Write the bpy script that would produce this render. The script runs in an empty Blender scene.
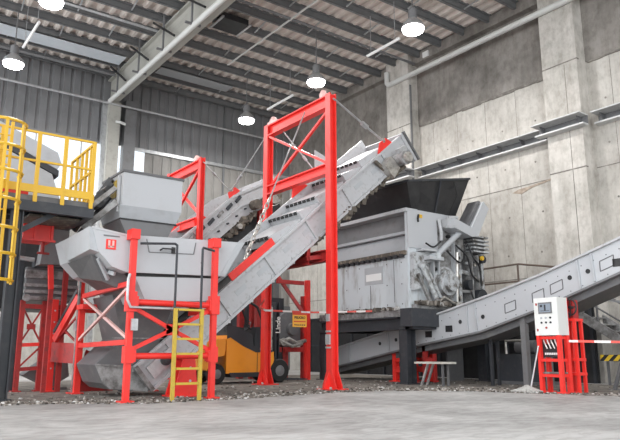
import bpy, math, random
from mathutils import Vector as V, Matrix
rnd = random.Random(7)
SC = bpy.context.scene
COL = SC.collection
PI = math.pi

# ------------------------------------------------------------------ materials
def mat(name, col, rough=.5, metal=0., col2=None, scale=3., lo=.45, hi=.7, detail=6., stretch=(1,1,1), bump=0., spec=.5, emit=None):
    m = bpy.data.materials.new(name); m.use_nodes = True
    n = m.node_tree.nodes; l = m.node_tree.links
    b = n['Principled BSDF']
    b.inputs['Roughness'].default_value = rough; b.inputs['Metallic'].default_value = metal
    b.inputs['Specular IOR Level'].default_value = spec
    b.inputs['Base Color'].default_value = (*col, 1)
    if emit:
        b.inputs['Emission Color'].default_value = (*emit[0], 1); b.inputs['Emission Strength'].default_value = emit[1]
    if col2:
        tc = n.new('ShaderNodeTexCoord'); mp = n.new('ShaderNodeMapping'); mp.inputs['Scale'].default_value = stretch
        l.new(tc.outputs['Object'], mp.inputs[0])
        nz = n.new('ShaderNodeTexNoise'); nz.inputs['Scale'].default_value = scale; nz.inputs['Detail'].default_value = detail
        nz.inputs['Roughness'].default_value = .65
        l.new(mp.outputs[0], nz.inputs['Vector'])
        r = n.new('ShaderNodeValToRGB')
        r.color_ramp.elements[0].position = lo; r.color_ramp.elements[0].color = (*col, 1)
        r.color_ramp.elements[1].position = hi; r.color_ramp.elements[1].color = (*col2, 1)
        l.new(nz.outputs['Fac'], r.inputs[0]); l.new(r.outputs[0], b.inputs['Base Color'])
        if bump:
            bp = n.new('ShaderNodeBump'); bp.inputs['Strength'].default_value = bump; bp.inputs['Distance'].default_value = .02
            l.new(nz.outputs['Fac'], bp.inputs['Height']); l.new(bp.outputs[0], b.inputs['Normal'])
    return m

RED = mat('red_paint', (.80,.034,.026), .38, col2=(.68,.03,.024), scale=5, lo=.5, hi=.8)
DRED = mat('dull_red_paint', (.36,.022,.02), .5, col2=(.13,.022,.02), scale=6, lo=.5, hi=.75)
GREY = mat('grey_paint', (.46,.47,.49), .42, col2=(.42,.42,.43), scale=2.5, lo=.55, hi=.85)
GREYB = mat('blue_grey_paint', (.42,.435,.455), .42, col2=(.33,.33,.34), scale=2.5, lo=.5, hi=.85)
PALE = mat('pale_grey_paint', (.46,.465,.48), .4, col2=(.25,.235,.22), scale=9, lo=.54, hi=.80)
SHRED = mat('machine_grey_paint', (.55,.585,.61), .45, col2=(.22,.20,.18), scale=2.6, lo=.50, hi=.74, stretch=(1.6,1.6,.35))
DIRTY = mat('dirty_grey_metal', (.32,.32,.32), .5, .2, col2=(.09,.08,.075), scale=5, lo=.40, hi=.68)
GRIME = mat('oily_dust', (.10,.085,.07), .8, col2=(.30,.25,.19), scale=7, lo=.5, hi=.72)
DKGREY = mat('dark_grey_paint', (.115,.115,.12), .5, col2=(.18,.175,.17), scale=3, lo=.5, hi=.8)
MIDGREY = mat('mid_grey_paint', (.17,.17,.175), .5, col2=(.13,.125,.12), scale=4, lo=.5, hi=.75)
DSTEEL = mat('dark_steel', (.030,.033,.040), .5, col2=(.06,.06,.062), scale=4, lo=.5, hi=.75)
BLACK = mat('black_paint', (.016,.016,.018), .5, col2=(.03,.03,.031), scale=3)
RUBBER = mat('black_rubber', (.014,.014,.014), .75)
GALV = mat('galvanised_steel', (.52,.53,.54), .38, .6, col2=(.38,.38,.39), scale=8)
STEEL = mat('bare_steel', (.55,.53,.50), .35, .7, col2=(.22,.19,.16), scale=9, lo=.45, hi=.75)
YEL = mat('yellow_paint', (.70,.42,.025), .42, col2=(.62,.36,.03), scale=6, lo=.55, hi=.8)
OLIVE = mat('worn_yellow_paint', (.52,.36,.04), .5, col2=(.36,.27,.08), scale=8, lo=.5, hi=.8)
ORANGE = mat('orange_paint', (.90,.33,.022), .35, col2=(.80,.28,.022), scale=3, lo=.55, hi=.85)
CHAR = mat('charcoal_plastic', (.030,.033,.040), .5)
MIDPALE = mat('weathered_steel', (.56,.56,.56), .55, col2=(.44,.44,.43), scale=5)
WORN = mat('worn_machine_paint', (.46,.475,.49), .5, col2=(.10,.085,.07), scale=5.5, lo=.46, hi=.64)
WHITE = mat('white_paint', (.80,.80,.79), .4)
CABW = mat('cabinet_white', (.74,.74,.72), .4, col2=(.66,.66,.64), scale=4, lo=.5, hi=.8)
SCREEN = mat('grey_display', (.26,.30,.35), .2)
PURLIN = mat('purlin_paint', (.15,.155,.16), .5, col2=(.20,.20,.20), scale=2, lo=.5, hi=.8)
DECK = mat('roof_sheet', (.74,.67,.62), .6, col2=(.56,.50,.455), scale=1.2, lo=.45, hi=.75)
SKY = mat('skylight_sheet', (.62,.66,.70), .45, col2=(.54,.58,.62), scale=2)
SHEET = mat('wall_sheet', (.200,.200,.205), .5, col2=(.15,.15,.155), scale=1.2, lo=.45, hi=.8)
SHEETL = mat('lower_wall_sheet', (.25,.24,.225), .55, col2=(.18,.17,.16), scale=1.2, lo=.45, hi=.8)
GIRD = mat('girder_paint', (.40,.39,.355), .5, col2=(.27,.26,.235), scale=1.5, lo=.5, hi=.8, stretch=(3,.5,3))
PIPE = mat('pale_pipe', (.62,.62,.60), .4)
WOOD = mat('pale_board', (.58,.55,.50), .6, col2=(.42,.38,.33), scale=6)
BROWN = mat('brown_steel', (.10,.070,.055), .6)
MUSTARD = mat('sign_yellow', (.90,.46,.06), .5)
SIGNRED = mat('sign_red', (.72,.08,.04), .5)
TAPEW = mat('tape_white', (.75,.70,.68), .5)
MOP = mat('mop_cloth', (.40,.39,.37), .9, col2=(.25,.24,.22), scale=20)
LENS = mat('lamp_lens', (1,1,1), .3, emit=((1,.985,.96), 28.))
PINK = mat('faded_red_white', (.72,.45,.42), .5)

def concrete(name, c1, c2, seam=False):
    m = bpy.data.materials.new(name); m.use_nodes = True
    n = m.node_tree.nodes; l = m.node_tree.links; b = n['Principled BSDF']; b.inputs['Roughness'].default_value = .85
    b.inputs['Specular IOR Level'].default_value = .25
    tc = n.new('ShaderNodeTexCoord')
    def noise(sc, st, det=8):
        mp = n.new('ShaderNodeMapping'); mp.inputs['Scale'].default_value = st; l.new(tc.outputs['Object'], mp.inputs[0])
        z = n.new('ShaderNodeTexNoise'); z.inputs['Scale'].default_value = sc; z.inputs['Detail'].default_value = det; z.inputs['Roughness'].default_value = .7
        l.new(mp.outputs[0], z.inputs['Vector']); return z
    def ramp(src, a, bb, ca, cb):
        r = n.new('ShaderNodeValToRGB'); r.color_ramp.elements[0].position = a; r.color_ramp.elements[1].position = bb
        r.color_ramp.elements[0].color = (*ca,1); r.color_ramp.elements[1].color = (*cb,1); l.new(src, r.inputs[0]); return r
    def mix(kind, fac, a, c):
        x = n.new('ShaderNodeMixRGB'); x.blend_type = kind; x.inputs[0].default_value = fac; l.new(a, x.inputs[1]); l.new(c, x.inputs[2]); return x
    big = noise(.6, (1,1,1)); base = ramp(big.outputs['Fac'], .36, .60, tuple(c*.9 for c in c1), c2)
    st = noise(1.3, (2.2,2.2,.16)); sr = ramp(st.outputs['Fac'], .36, .60, (.74,.72,.70), (1,1,1))
    x = mix('MULTIPLY', .6, base.outputs[0], sr.outputs[0])
    fine = noise(5, (1,1,.6)); fr = ramp(fine.outputs['Fac'], .34, .54, (.60,.58,.56), (1.0,1.0,1.0))
    x = mix('MULTIPLY', .55, x.outputs[0], fr.outputs[0])
    l.new(x.outputs[0], b.inputs['Base Color'])
    bp = n.new('ShaderNodeBump'); bp.inputs['Strength'].default_value = .25; bp.inputs['Distance'].default_value = .02
    l.new(fine.outputs['Fac'], bp.inputs['Height']); l.new(bp.outputs[0], b.inputs['Normal'])
    return m
CONC = concrete('cast_concrete', (.45,.425,.39), (.55,.525,.485))
CONCU = concrete('brown_shaded_concrete', (.19,.175,.16), (.31,.288,.265))  # browner concrete, also darkened for the light falling off toward the roof
CONCC = concrete('column_concrete', (.46,.44,.40), (.62,.59,.55))
SEAM = mat('concrete_joint', (.16,.145,.13), .9, col2=(.30,.28,.25), scale=4)

def floor_mat():
    m = bpy.data.materials.new('floor_concrete'); m.use_nodes = True
    n = m.node_tree.nodes; l = m.node_tree.links; b = n['Principled BSDF']; b.inputs['Roughness'].default_value = .62
    b.inputs['Specular IOR Level'].default_value = .35
    tc = n.new('ShaderNodeTexCoord')
    def noise(sc, rot=0, st=(1,1,1)):
        mp = n.new('ShaderNodeMapping'); mp.inputs['Scale'].default_value = st; mp.inputs['Rotation'].default_value = (0,0,rot); l.new(tc.outputs['Object'], mp.inputs[0])
        z = n.new('ShaderNodeTexNoise'); z.inputs['Scale'].default_value = sc; z.inputs['Detail'].default_value = 9; z.inputs['Roughness'].default_value = .68
        z.inputs['Distortion'].default_value = .6
        l.new(mp.outputs[0], z.inputs['Vector']); return z
    a = noise(.55); r = n.new('ShaderNodeValToRGB'); e = r.color_ramp.elements
    e[0].position = .36; e[0].color = (.30,.292,.285,1); e[1].position = .62; e[1].color = (.47,.46,.45,1); l.new(a.outputs['Fac'], r.inputs[0])
    c = noise(2.6, .4, (1,2.2,1)); r2 = n.new('ShaderNodeValToRGB'); e = r2.color_ramp.elements
    e[0].position = .40; e[0].color = (.70,.69,.68,1); e[1].position = .56; e[1].color = (1,1,1,1); l.new(c.outputs['Fac'], r2.inputs[0])
    x = n.new('ShaderNodeMixRGB'); x.blend_type = 'MULTIPLY'; x.inputs[0].default_value = .8
    l.new(r.outputs[0], x.inputs[1]); l.new(r2.outputs[0], x.inputs[2]); l.new(x.outputs[0], b.inputs['Base Color'])
    bp = n.new('ShaderNodeBump'); bp.inputs['Strength'].default_value = .15; bp.inputs['Distance'].default_value = .02
    l.new(c.outputs['Fac'], bp.inputs['Height']); l.new(bp.outputs[0], b.inputs['Normal'])
    return m
FLOOR = floor_mat()

def chip_mat():
    m = bpy.data.materials.new('scrap_chips'); m.use_nodes = True
    n = m.node_tree.nodes; l = m.node_tree.links; b = n['Principled BSDF']; b.inputs['Roughness'].default_value = .8
    g = n.new('ShaderNodeNewGeometry'); r = n.new('ShaderNodeValToRGB'); e = r.color_ramp.elements
    e[0].position = 0; e[0].color = (.035,.030,.026,1); e[1].position = 1; e[1].color = (.55,.54,.53,1)
    for p, c in ((.35,(.10,.085,.07,1)), (.6,(.20,.175,.15,1)), (.82,(.33,.30,.27,1))):
        k = e.new(p); k.color = c
    l.new(g.outputs['Random Per Island'], r.inputs[0]); l.new(r.outputs[0], b.inputs['Base Color'])
    return m
CHIPS = chip_mat()
DIRT = mat('ground_dirt', (.13,.115,.10), .95, col2=(.27,.245,.215), scale=3, lo=.42, hi=.65, bump=.6)

def glass_mat():
    m = bpy.data.materials.new('window_pane'); m.use_nodes = True
    n = m.node_tree.nodes; l = m.node_tree.links; n.remove(n['Principled BSDF'])
    t = n.new('ShaderNodeBsdfTransparent'); t.inputs[0].default_value = (.96,.98,1,1)
    g = n.new('ShaderNodeBsdfGlossy'); g.inputs['Roughness'].default_value = .08
    x = n.new('ShaderNodeMixShader'); x.inputs[0].default_value = .08
    l.new(t.outputs[0], x.inputs[1]); l.new(g.outputs[0], x.inputs[2]); l.new(x.outputs[0], n['Material Output'].inputs[0])
    return m
PANE = glass_mat()
def stripe_mat(name, ca, cb, freq, d=(1,0,0)):
    m = bpy.data.materials.new(name); m.use_nodes = True
    n = m.node_tree.nodes; l = m.node_tree.links; b = n['Principled BSDF']; b.inputs['Roughness'].default_value = .5
    tc = n.new('ShaderNodeTexCoord'); dp = n.new('ShaderNodeVectorMath'); dp.operation = 'DOT_PRODUCT'; dp.inputs[1].default_value = d
    l.new(tc.outputs['Object'], dp.inputs[0])
    mu = n.new('ShaderNodeMath'); mu.operation = 'MULTIPLY'; mu.inputs[1].default_value = freq; l.new(dp.outputs['Value'], mu.inputs[0])
    fr = n.new('ShaderNodeMath'); fr.operation = 'FRACT'; l.new(mu.outputs[0], fr.inputs[0])
    gt = n.new('ShaderNodeMath'); gt.operation = 'GREATER_THAN'; gt.inputs[1].default_value = .5; l.new(fr.outputs[0], gt.inputs[0])
    x = n.new('ShaderNodeMixRGB'); x.inputs[1].default_value = (*ca,1); x.inputs[2].default_value = (*cb,1)
    l.new(gt.outputs[0], x.inputs[0]); l.new(x.outputs[0], b.inputs['Base Color']); return m
TAPE = stripe_mat('red_white_tape', (.70,.08,.06), (.78,.72,.70), 1.6, (1,-.6,0))
HAZ = stripe_mat('yellow_black_stripes', (.75,.50,.03), (.02,.02,.02), 4., (0,1,1))

# ------------------------------------------------------------------ mesh builder (world coordinates)
class MB:
    def __init__(s): s.v = []; s.f = []
    def add(s, vs, fs):
        o = len(s.v); s.v += [V(p) for p in vs]; s.f += [tuple(i+o for i in f) for f in fs]; return s
    def hexa(s, p):      # 8 points: bottom loop 0-3, top loop 4-7
        return s.add(p, [(3,2,1,0),(4,5,6,7),(0,1,5,4),(1,2,6,5),(2,3,7,6),(3,0,4,7)])
    def box(s, x0,x1,y0,y1,z0,z1):
        return s.hexa([(x0,y0,z0),(x1,y0,z0),(x1,y1,z0),(x0,y1,z0),(x0,y0,z1),(x1,y0,z1),(x1,y1,z1),(x0,y1,z1)])
    def beam(s, p, q, w, h, up=(0,0,1), ou=0., ow=0.):   # w sideways, h along up
        p = V(p); q = V(q); d = (q-p).normalized(); u = V(up); u = (u - d*u.dot(d))
        if u.length < 1e-4: u = V((1,0,0)); u = u - d*u.dot(d)
        u.normalize(); r = d.cross(u)
        p = p + u*ou + r*ow; q = q + u*ou + r*ow
        a, b = r*(w/2), u*(h/2)
        return s.hexa([p-a-b,p+a-b,q+a-b,q-a-b, p-a+b,p+a+b,q+a+b,q-a+b])
    def ibeam(s, p, q, w, h, t=.025, up=(0,0,1)):
        s.beam(p,q,w,t,up,h/2-t/2); s.beam(p,q,w,t,up,-h/2+t/2); s.beam(p,q,t*.8,h-2*t,up); return s
    def chan(s, p, q, w, h, t=.02, up=(0,0,1), side=1):
        s.beam(p,q,w,t,up,h/2-t/2); s.beam(p,q,w,t,up,-h/2+t/2); s.beam(p,q,t,h-2*t,up,0,side*(w/2-t/2)); return s
    def tube(s, pts, r, n=8, closed=False):
        pts = [V(p) for p in pts]; N = len(pts); rings = []; prev = None
        for i, p in enumerate(pts):
            if closed: d = pts[(i+1)%N] - pts[i-1]
            elif i == 0: d = pts[1]-p
            elif i == N-1: d = p-pts[i-1]
            else: d = (pts[i+1]-p).normalized() + (p-pts[i-1]).normalized()
            d.normalize()
            if prev is None:
                a = V((0,0,1)) if abs(d.z) < .9 else V((1,0,0))
                u = (a - d*a.dot(d)).normalized()
            else: u = (prev - d*prev.dot(d)).normalized()
            prev = u; w = d.cross(u)
            rings.append([p + u*(r*math.cos(2*PI*k/n)) + w*(r*math.sin(2*PI*k/n)) for k in range(n)])
        vs = [v for rg in rings for v in rg]; fs = []
        for i in range(N if closed else N-1):
            j = (i+1) % N
            for k in range(n): fs.append((i*n+k, i*n+(k+1)%n, j*n+(k+1)%n, j*n+k))
        if not closed: fs += [tuple(range(n-1,-1,-1)), tuple((N-1)*n+k for k in range(n))]
        return s.add(vs, fs)
    def lathe(s, c, ax, prof, n=16):       # prof: (radius, along axis)
        c = V(c); ax = V(ax).normalized(); a = V((0,0,1)) if abs(ax.z) < .9 else V((1,0,0))
        u = (a-ax*a.dot(ax)).normalized(); w = ax.cross(u); vs = []; fs = []
        for r, h in prof:
            vs += [c + ax*h + u*(r*math.cos(2*PI*k/n)) + w*(r*math.sin(2*PI*k/n)) for k in range(n)]
        for i in range(len(prof)-1):
            for k in range(n): fs.append((i*n+k, i*n+(k+1)%n, (i+1)*n+(k+1)%n, (i+1)*n+k))
        fs += [tuple(range(n-1,-1,-1)), tuple((len(prof)-1)*n+k for k in range(n))]
        return s.add(vs, fs)
    def prism(s, pts, ext):                # polygon extruded by a vector
        e = V(ext); n = len(pts); pts = [V(p) for p in pts]
        return s.add(pts + [p+e for p in pts], [tuple(range(n-1,-1,-1)), tuple(range(n,2*n))] + [(i,(i+1)%n,n+(i+1)%n,n+i) for i in range(n)])
    def xz(s, pts, y0, y1): return s.prism([(x,y0,z) for x,z in pts], (0,y1-y0,0))
    def yz(s, pts, x0, x1): return s.prism([(x0,y,z) for y,z in pts], (x1-x0,0,0))
    def merge(s, o): return s.add(o.v, o.f)
B = lambda *a: MB().box(*a)

def mesh_obj(name, mb, m, origin=V((0,0,0)), smooth=False):
    me = bpy.data.meshes.new(name); me.from_pydata([tuple(v-origin) for v in mb.v], [], mb.f); me.update()
    import bmesh as bmm
    b = bmm.new(); b.from_mesh(me); bmm.ops.recalc_face_normals(b, faces=b.faces); b.to_mesh(me); b.free()
    if smooth: me.polygons.foreach_set('use_smooth', [True]*len(me.polygons)); me.set_sharp_from_angle(angle=.7)
    me.materials.append(m); o = bpy.data.objects.new(name, me); COL.objects.link(o); return o

def hollow(x0,x1,y0,y1,z0,z1,w):
    return MB().box(x0,x1,y0,y0+w,z0,z1).box(x0,x1,y1-w,y1,z0,z1).box(x0,x0+w,y0+w,y1-w,z0,z1).box(x1-w,x1,y0+w,y1-w,z0,z1)
def base_of(mbs):
    xs = [v for m in mbs for v in m.v]
    return V(((min(v.x for v in xs)+max(v.x for v in xs))/2, (min(v.y for v in xs)+max(v.y for v in xs))/2, min(v.z for v in xs)))
def tag(o, label, cat, group=None, kind=None):
    o['label'] = label; o['category'] = cat
    if group: o['group'] = group
    if kind: o['kind'] = kind
    return o
class Thing:
    def __init__(s, name, label, cat, group=None):
        s.name=name; s.label=label; s.cat=cat; s.group=group; s.parts=[]
    def part(s, name, mb, m, parent=None, smooth=False, label=None, kind=None):
        s.parts.append((name, mb, m, parent, smooth, label, kind)); return len(s.parts)-1
    def done(s):
        o0 = base_of([p[1] for p in s.parts])
        root = bpy.data.objects.new(s.name, None); COL.objects.link(root); root.location = o0; root.empty_display_size=.2
        tag(root, s.label, s.cat, s.group); s.objs = []
        for name, mb, m, par, sm, lab, kind in s.parts:
            o = mesh_obj(name, mb, m, o0, sm); o.parent = root if par is None else s.objs[par]
            if lab: o['label'] = lab
            if kind: o['kind'] = kind
            s.objs.append(o)
        s.root = root; return s
def solo(name, label, cat, mb, m, group=None, smooth=False, kind=None):
    o0 = base_of([mb]); o = mesh_obj(name, mb, m, o0, smooth); o.location = o0; return tag(o, label, cat, group, kind)
def struct(name, mb, m, parent=None, smooth=False):
    o = mesh_obj(name, mb, m, smooth=smooth)
    if parent: o.parent = parent
    else: o['kind'] = 'structure'
    return o
def dup(root, loc, label):
    r = root.copy(); COL.objects.link(r); r.location = loc; r['label'] = label
    for ch in list(root.children):
        c = ch.copy(); COL.objects.link(c); c.parent = r
        for g in list(ch.children):
            d = g.copy(); COL.objects.link(d); d.parent = c
    return r
def curve(p, n=6):       # smooth path through points
    p=[V(a) for a in p]; q=[p[0]*2-p[1]]+p+[p[-1]*2-p[-2]]; o=[]
    for i in range(1,len(q)-2):
        for k in range(n):
            t_=k/n; a,b,c,d_=q[i-1],q[i],q[i+1],q[i+2]
            o.append(.5*((2*b)+(c-a)*t_+(2*a-5*b+4*c-d_)*t_*t_+(3*b-a-3*c+d_)*t_**3))
    return o+[p[-1]]
def text_mb(txt, size, origin, xdir, ydir, depth=.006, bold=0.):
    cu = bpy.data.curves.new('t','FONT'); cu.body = txt; cu.size = size; cu.extrude = depth; cu.offset = bold; cu.align_x='CENTER'; cu.align_y='CENTER'
    o = bpy.data.objects.new('t', cu); COL.objects.link(o)
    dg = bpy.context.evaluated_depsgraph_get(); me = bpy.data.meshes.new_from_object(o.evaluated_get(dg))
    x = V(xdir).normalized(); y = V(ydir).normalized(); z = x.cross(y); og = V(origin); mb = MB()
    mb.add([og + x*v.co.x + y*v.co.y + z*v.co.z for v in me.vertices], [tuple(p.vertices) for p in me.polygons])
    bpy.data.objects.remove(o); bpy.data.curves.remove(cu); bpy.data.meshes.remove(me); return mb

# ------------------------------------------------------------------ room
XW, YB, ZC = 18.0, 26.3, 12.75
struct('floor', B(-14,18.6,-14,27,-.2,0), FLOOR)
# right wall of cast concrete
wr = struct('wall_right', B(XW,XW+.35,-6,YB+.3,0,9.75), CONC)
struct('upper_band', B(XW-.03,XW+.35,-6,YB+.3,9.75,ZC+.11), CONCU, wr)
mb = MB()
for z in (6.3, 3.2):
    for a, b in ((3,9.9),(11.2,17.1),(18.6,YB)): mb.box(XW-.012,XW+.01,a,b,z-.012,z+.012)
for a, b in ((-6,9.9),(11.2,17.1),(18.6,YB)):
    y = a
    while y < b:
        e = min(b, y+rnd.uniform(.15,.5)); h = rnd.uniform(.015,.06); mb.box(XW-.05,XW+.01,y,e,9.73-h,9.75+rnd.uniform(0,.03)); y = e
struct('joint', mb, SEAM, wr)
mb = MB()
for y in (4.2,5.5,6.8,8.0,9.2,12.6,13.9,15.2,16.4,19.8,21.2,22.6,24): mb.box(XW-.005,XW+.01,y-.006,y+.006,0,9.7)
struct('form_line', mb, SEAM, wr)
mb = MB()
for y in (4.8,6.2,7.4,8.6,9.4,11.9,13.2,14.5,15.8,19.2,20.5):
    for z in (1.3,2.6,4.0,5.3,7.0,8.4): mb.lathe((XW-.006,y+.1*rnd.uniform(-1,1),z),(1,0,0),[(.035,0),(.035,.02)],8)
struct('tie_hole', mb, SEAM, wr)
mb = MB()
mb.prism([(XW-.016,12.95,6.12),(XW-.016,12.6,6.02),(XW-.016,12.2,6.16),(XW-.016,11.3,6.28),(XW-.016,11.25,6.34),(XW-.016,12.2,6.23),(XW-.016,12.7,6.2)], (.02,0,0))
struct('spall', mb, mat('spalled_concrete',(.30,.24,.19),.95,col2=(.42,.36,.30),scale=8), wr)
for y0, y1 in ((9.95,11.15),(17.15,18.45),(3.2,4.4)):
    c = struct('column', B(XW-.52,XW,y0,y1,0,ZC), CONCC, wr)
    j = MB()
    for z in (9.75,6.28,3.2): j.box(XW-.527,XW-.4,y0-.006,y1+.006,z-.02,z+.02)
    j.box(XW-.525,XW-.5,y0+.42,y0+.44,0,9.7)
    struct('joint', j, SEAM, c)
    if y0>17: struct('chase', B(XW-.5,XW-.42,y0-.05,y0-.005,0,11.4), MIDGREY, c)
# rear wall of profiled metal sheets
def sheet(mb, x0, x1, z0, z1, y, pitch=.42):
    n = int((x1-x0)/pitch); p = (x1-x0)/n; vs=[]; fs=[]; xs=[]
    for i in range(n):
        a = x0+i*p; xs += [(a,0),(a+p*.62,0),(a+p*.70,.06),(a+p*.92,.06)]
    xs.append((x1,0))
    for x, d in xs: vs += [(x,y+d,z0),(x,y+d,z1)]
    for i in range(len(xs)-1): fs.append((2*i,2*i+2,2*i+3,2*i+1))
    return mb.add(vs, fs)
wb = struct('wall_back', sheet(MB(), -5, XW, 9.62, ZC+.2, YB), SHEET)
struct('lower_sheet', sheet(MB(), 10.15, XW, 3., 9.55, YB), SHEETL, wb)
struct('lower_sheet', sheet(MB(), -5, 8.5, 3., 6.6, YB), SHEETL, wb)
struct('plinth', B(-5,8.2,YB-.05,YB+.3,0,3.05), CONC, wb)
struct('plinth', B(8.2,XW,YB-.05,YB+.3,0,3.05), DKGREY, wb)
mb = MB()
for x in (14.1,): mb.box(x-.04,x+.04,YB-.06,YB+.05,3,ZC)
struct('sheet_rail', mb, PURLIN, wb)
struct('header_rail', MB().box(9.45,XW-.03,YB-.12,YB-.01,9.50,9.64), GALV, wb)
struct('header_rail', MB().box(-5,8.3,YB-.08,YB-.01,9.52,9.64), SHEET, wb)
col = struct('column', B(8.28,8.78,YB-.55,YB-.1,0,11.35), GIRD, wb)
struct('column_web', B(8.1,8.28,YB-.35,YB-.1,0,11.3), GALV, col)
struct('bracket', MB().tube([(8.6,YB-.58,10.45),(8.75,YB-.75,10.4),(8.95,YB-.75,10.35)],.06,6), PIPE, col)
struct('column', B(9.05,9.55,YB-.4,YB-.05,0,11.6), MIDGREY, wb)
w1 = struct('window_1', B(-5,8.28,YB+.05,YB+.07,6.6,9.55), PANE)
mb = MB()
for x in (-4.9,-3.4,-1.6,.2,2.0,3.8,5.6,7.4): mb.box(x-.025,x+.025,YB+.02,YB+.1,6.6,9.55)
mb.box(-5,8.28,YB+.02,YB+.1,6.55,6.62)
struct('window_frame', mb, GALV, w1)
struct('window_2', B(8.78,10.15,YB+.05,YB+.07,3.,9.55), PANE)

# roof: purlins along the rear wall's direction, corrugated deck over them
mb = MB(); vs=[]; fs=[]; p=.42; xs=[]
x = -5.
while x < XW+.3: xs += [(x,0),(x+.18,0),(x+.24,-.12),(x+.36,-.12)]; x += p
for i,(a,d) in enumerate(xs): vs += [(a,1.5,ZC+.10+d),(a,YB+.2,ZC+.10+d)]
for i in range(len(xs)-1): fs.append((2*i,2*i+2,2*i+3,2*i+1))
mb.add(vs, fs)
ceil = struct('ceiling', mb, DECK)
struct('roof_cover', B(-5.2,XW+.4,0,YB+.3,ZC+.12,ZC+.22), DECK, ceil)
ps = MB().box(-5,XW-.05,0,.10,-.27,-.24).box(-5,XW-.05,-.09,.01,-.04,0).box(-5,XW-.05,0,.012,-.26,0)
y = 2.9; k = 0; pm = None
while y < YB-.3:
    if pm is None:
        pm = struct('purlin', ps, PURLIN, ceil); pm.location=(0,y,ZC)
    else:
        o = pm.copy(); COL.objects.link(o); o.parent = ceil; o.location=(0,y,ZC)
    y += 1.15
# sag rods
mb = MB()
y = 2.9; i=0
while y < YB-1.5:
    for xx in ((2.2,5.4,11.2,14.6) if i%2 else (3.8,6.9,12.8,16.2)): mb.beam((xx,y+.05,ZC-.22),(xx+.12,y+1.12,ZC-.22),.04,.04)
    y += 1.15; i+=1
struct('sag_rod', mb, GALV, ceil)
g = MB(); g.box(8.37,8.66,1.6,YB-.1,11.35,11.40); g.box(8.3,8.76,1.6,YB-.1,12.38,12.44); g.box(8.44,8.58,1.6,YB-.1,11.40,12.38)
gd = struct('girder', g, GIRD, ceil)
mb = MB()
for y in (24.6,22.3,20.0,17.7,15.4):
    s_ = MB().beam((8.15,y+.9,12.75),(8.2,y-.9,11.5),.07,.07)
    struct('stay', s_, BLACK, gd)
    struct('hanger', MB().beam((8.18,y,12.7),(8.18,y,11.3),.06,.06).beam((7.95,y,11.32),(8.5,y,11.32),.08,.06), MIDGREY, gd)
for (x0,x1) in ((-9,8.2),(9.2,16)):
    pass
struct('skylight', MB().box(-5,8.1,23.55,24.35,12.38,12.41), SKY, ceil)
struct('skylight', MB().box(9.6,13.0,23.55,24.2,12.38,12.41), mat('aged_skylight_sheet',(.33,.34,.35),.5), ceil)
v = struct('roof_vent', B(9.75,10.75,18.45,19.35,12.40,12.62), BLACK, ceil)
struct('vent_frame', MB().beam((9.7,18.4,12.42),(9.7,19.4,12.42),.08,.06).beam((10.8,18.4,12.42),(10.8,19.4,12.42),.08,.06), GALV, v)
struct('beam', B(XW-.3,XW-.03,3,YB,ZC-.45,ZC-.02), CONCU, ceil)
# pipes and cable runs of the building
solo('drain_pipe','long pale pipe fixed along the lower edge of the roof girder','pipe', MB().tube([(8.27,3,11.30),(8.27,YB-.6,11.30)],.10,10), PIPE, smooth=True)
solo('wall_pipe','thick pale pipe running along the top of the concrete wall','pipe', MB().tube([(XW-.62,3,11.72),(XW-.62,18.2,11.72),(XW-.62,18.3,11.85),(XW-.62,18.3,12.3)],.11,10), PIPE, smooth=True)
solo('rear_pipe','thin grey pipe running across the top of the metal rear wall','pipe', MB().tube([(-5,YB-.62,11.2),(XW-.1,YB-.62,11.2)],.05,8), GALV, smooth=True)
solo('conduit','dark conduit under the roof behind the pipe of the rear wall','pipe', MB().tube([(-5,YB-1.3,12.2),(8.2,YB-1.3,12.2)],.06,8), MIDGREY, smooth=True)
solo('sprinkler_pipe','thin pipe slung under the purlins left of the roof girder','pipe', MB().tube([(-5,20.6,12.3),(8.2,20.6,12.3)],.05,8), GALV, smooth=True)
solo('sprinkler_pipe','thin dark pipe slung under the purlins right of the roof girder','pipe', MB().tube([(8.8,17.0,12.3),(XW-.3,17.0,12.3)],.05,8), MIDGREY, smooth=True)
solo('sprinkler_pipe','thin pale pipe crossing the purlins near the lamp by the concrete wall','pipe', MB().tube([(11.6,21.5,12.28),(11.6,11.2,12.28)],.035,8), PIPE, smooth=True)

solo('junction_box','small white box on the wall beam above the far concrete column','box', B(XW-.36,XW-.30,16.2,16.5,12.36,12.58), WHITE)
def tray(name, label, ys, x1, zlo, zhi):
    t = Thing(name, label, 'wall ledge', 'steel ledges along the concrete wall')
    a, b = ys
    t.part('top_plate', B(x1-.50,x1,a,b,zhi-.035,zhi), MIDPALE)
    t.part('back_plate', B(x1-.03,x1,a,b,zlo,zhi-.035), DKGREY)
    t.part('lower_plate', B(x1-.30,x1,a,b,zlo-.05,zlo), MIDPALE)
    for k in range(max(2,int((b-a)/.75))):
        yy = a+.2+(b-a-.4)*k/max(1,int((b-a)/.75)-1)
        t.part('bracket', MB().prism([(x1-.3,yy-.015,zhi-.04),(x1,yy-.015,zhi-.04),(x1,yy-.015,zlo),(x1-.1,yy-.015,zlo)],(0,.03,0)), DKGREY)
    t.done()
tray('wall_ledge','long galvanised steel ledge on the concrete wall between the two columns',(11.25,17.05),XW,7.55,7.86)
tray('wall_ledge','short galvanised steel ledge wrapped across the face of the nearer concrete column',(9.75,11.4),XW-.53,7.55,7.84)
tray('wall_ledge','galvanised steel ledge on the concrete wall right of the nearer column',(4.5,9.7),XW,7.62,7.92)
tray('wall_ledge','galvanised steel ledge across the far concrete column behind the conveyor head',(17.0,18.6),XW-.53,7.55,7.84)

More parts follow.
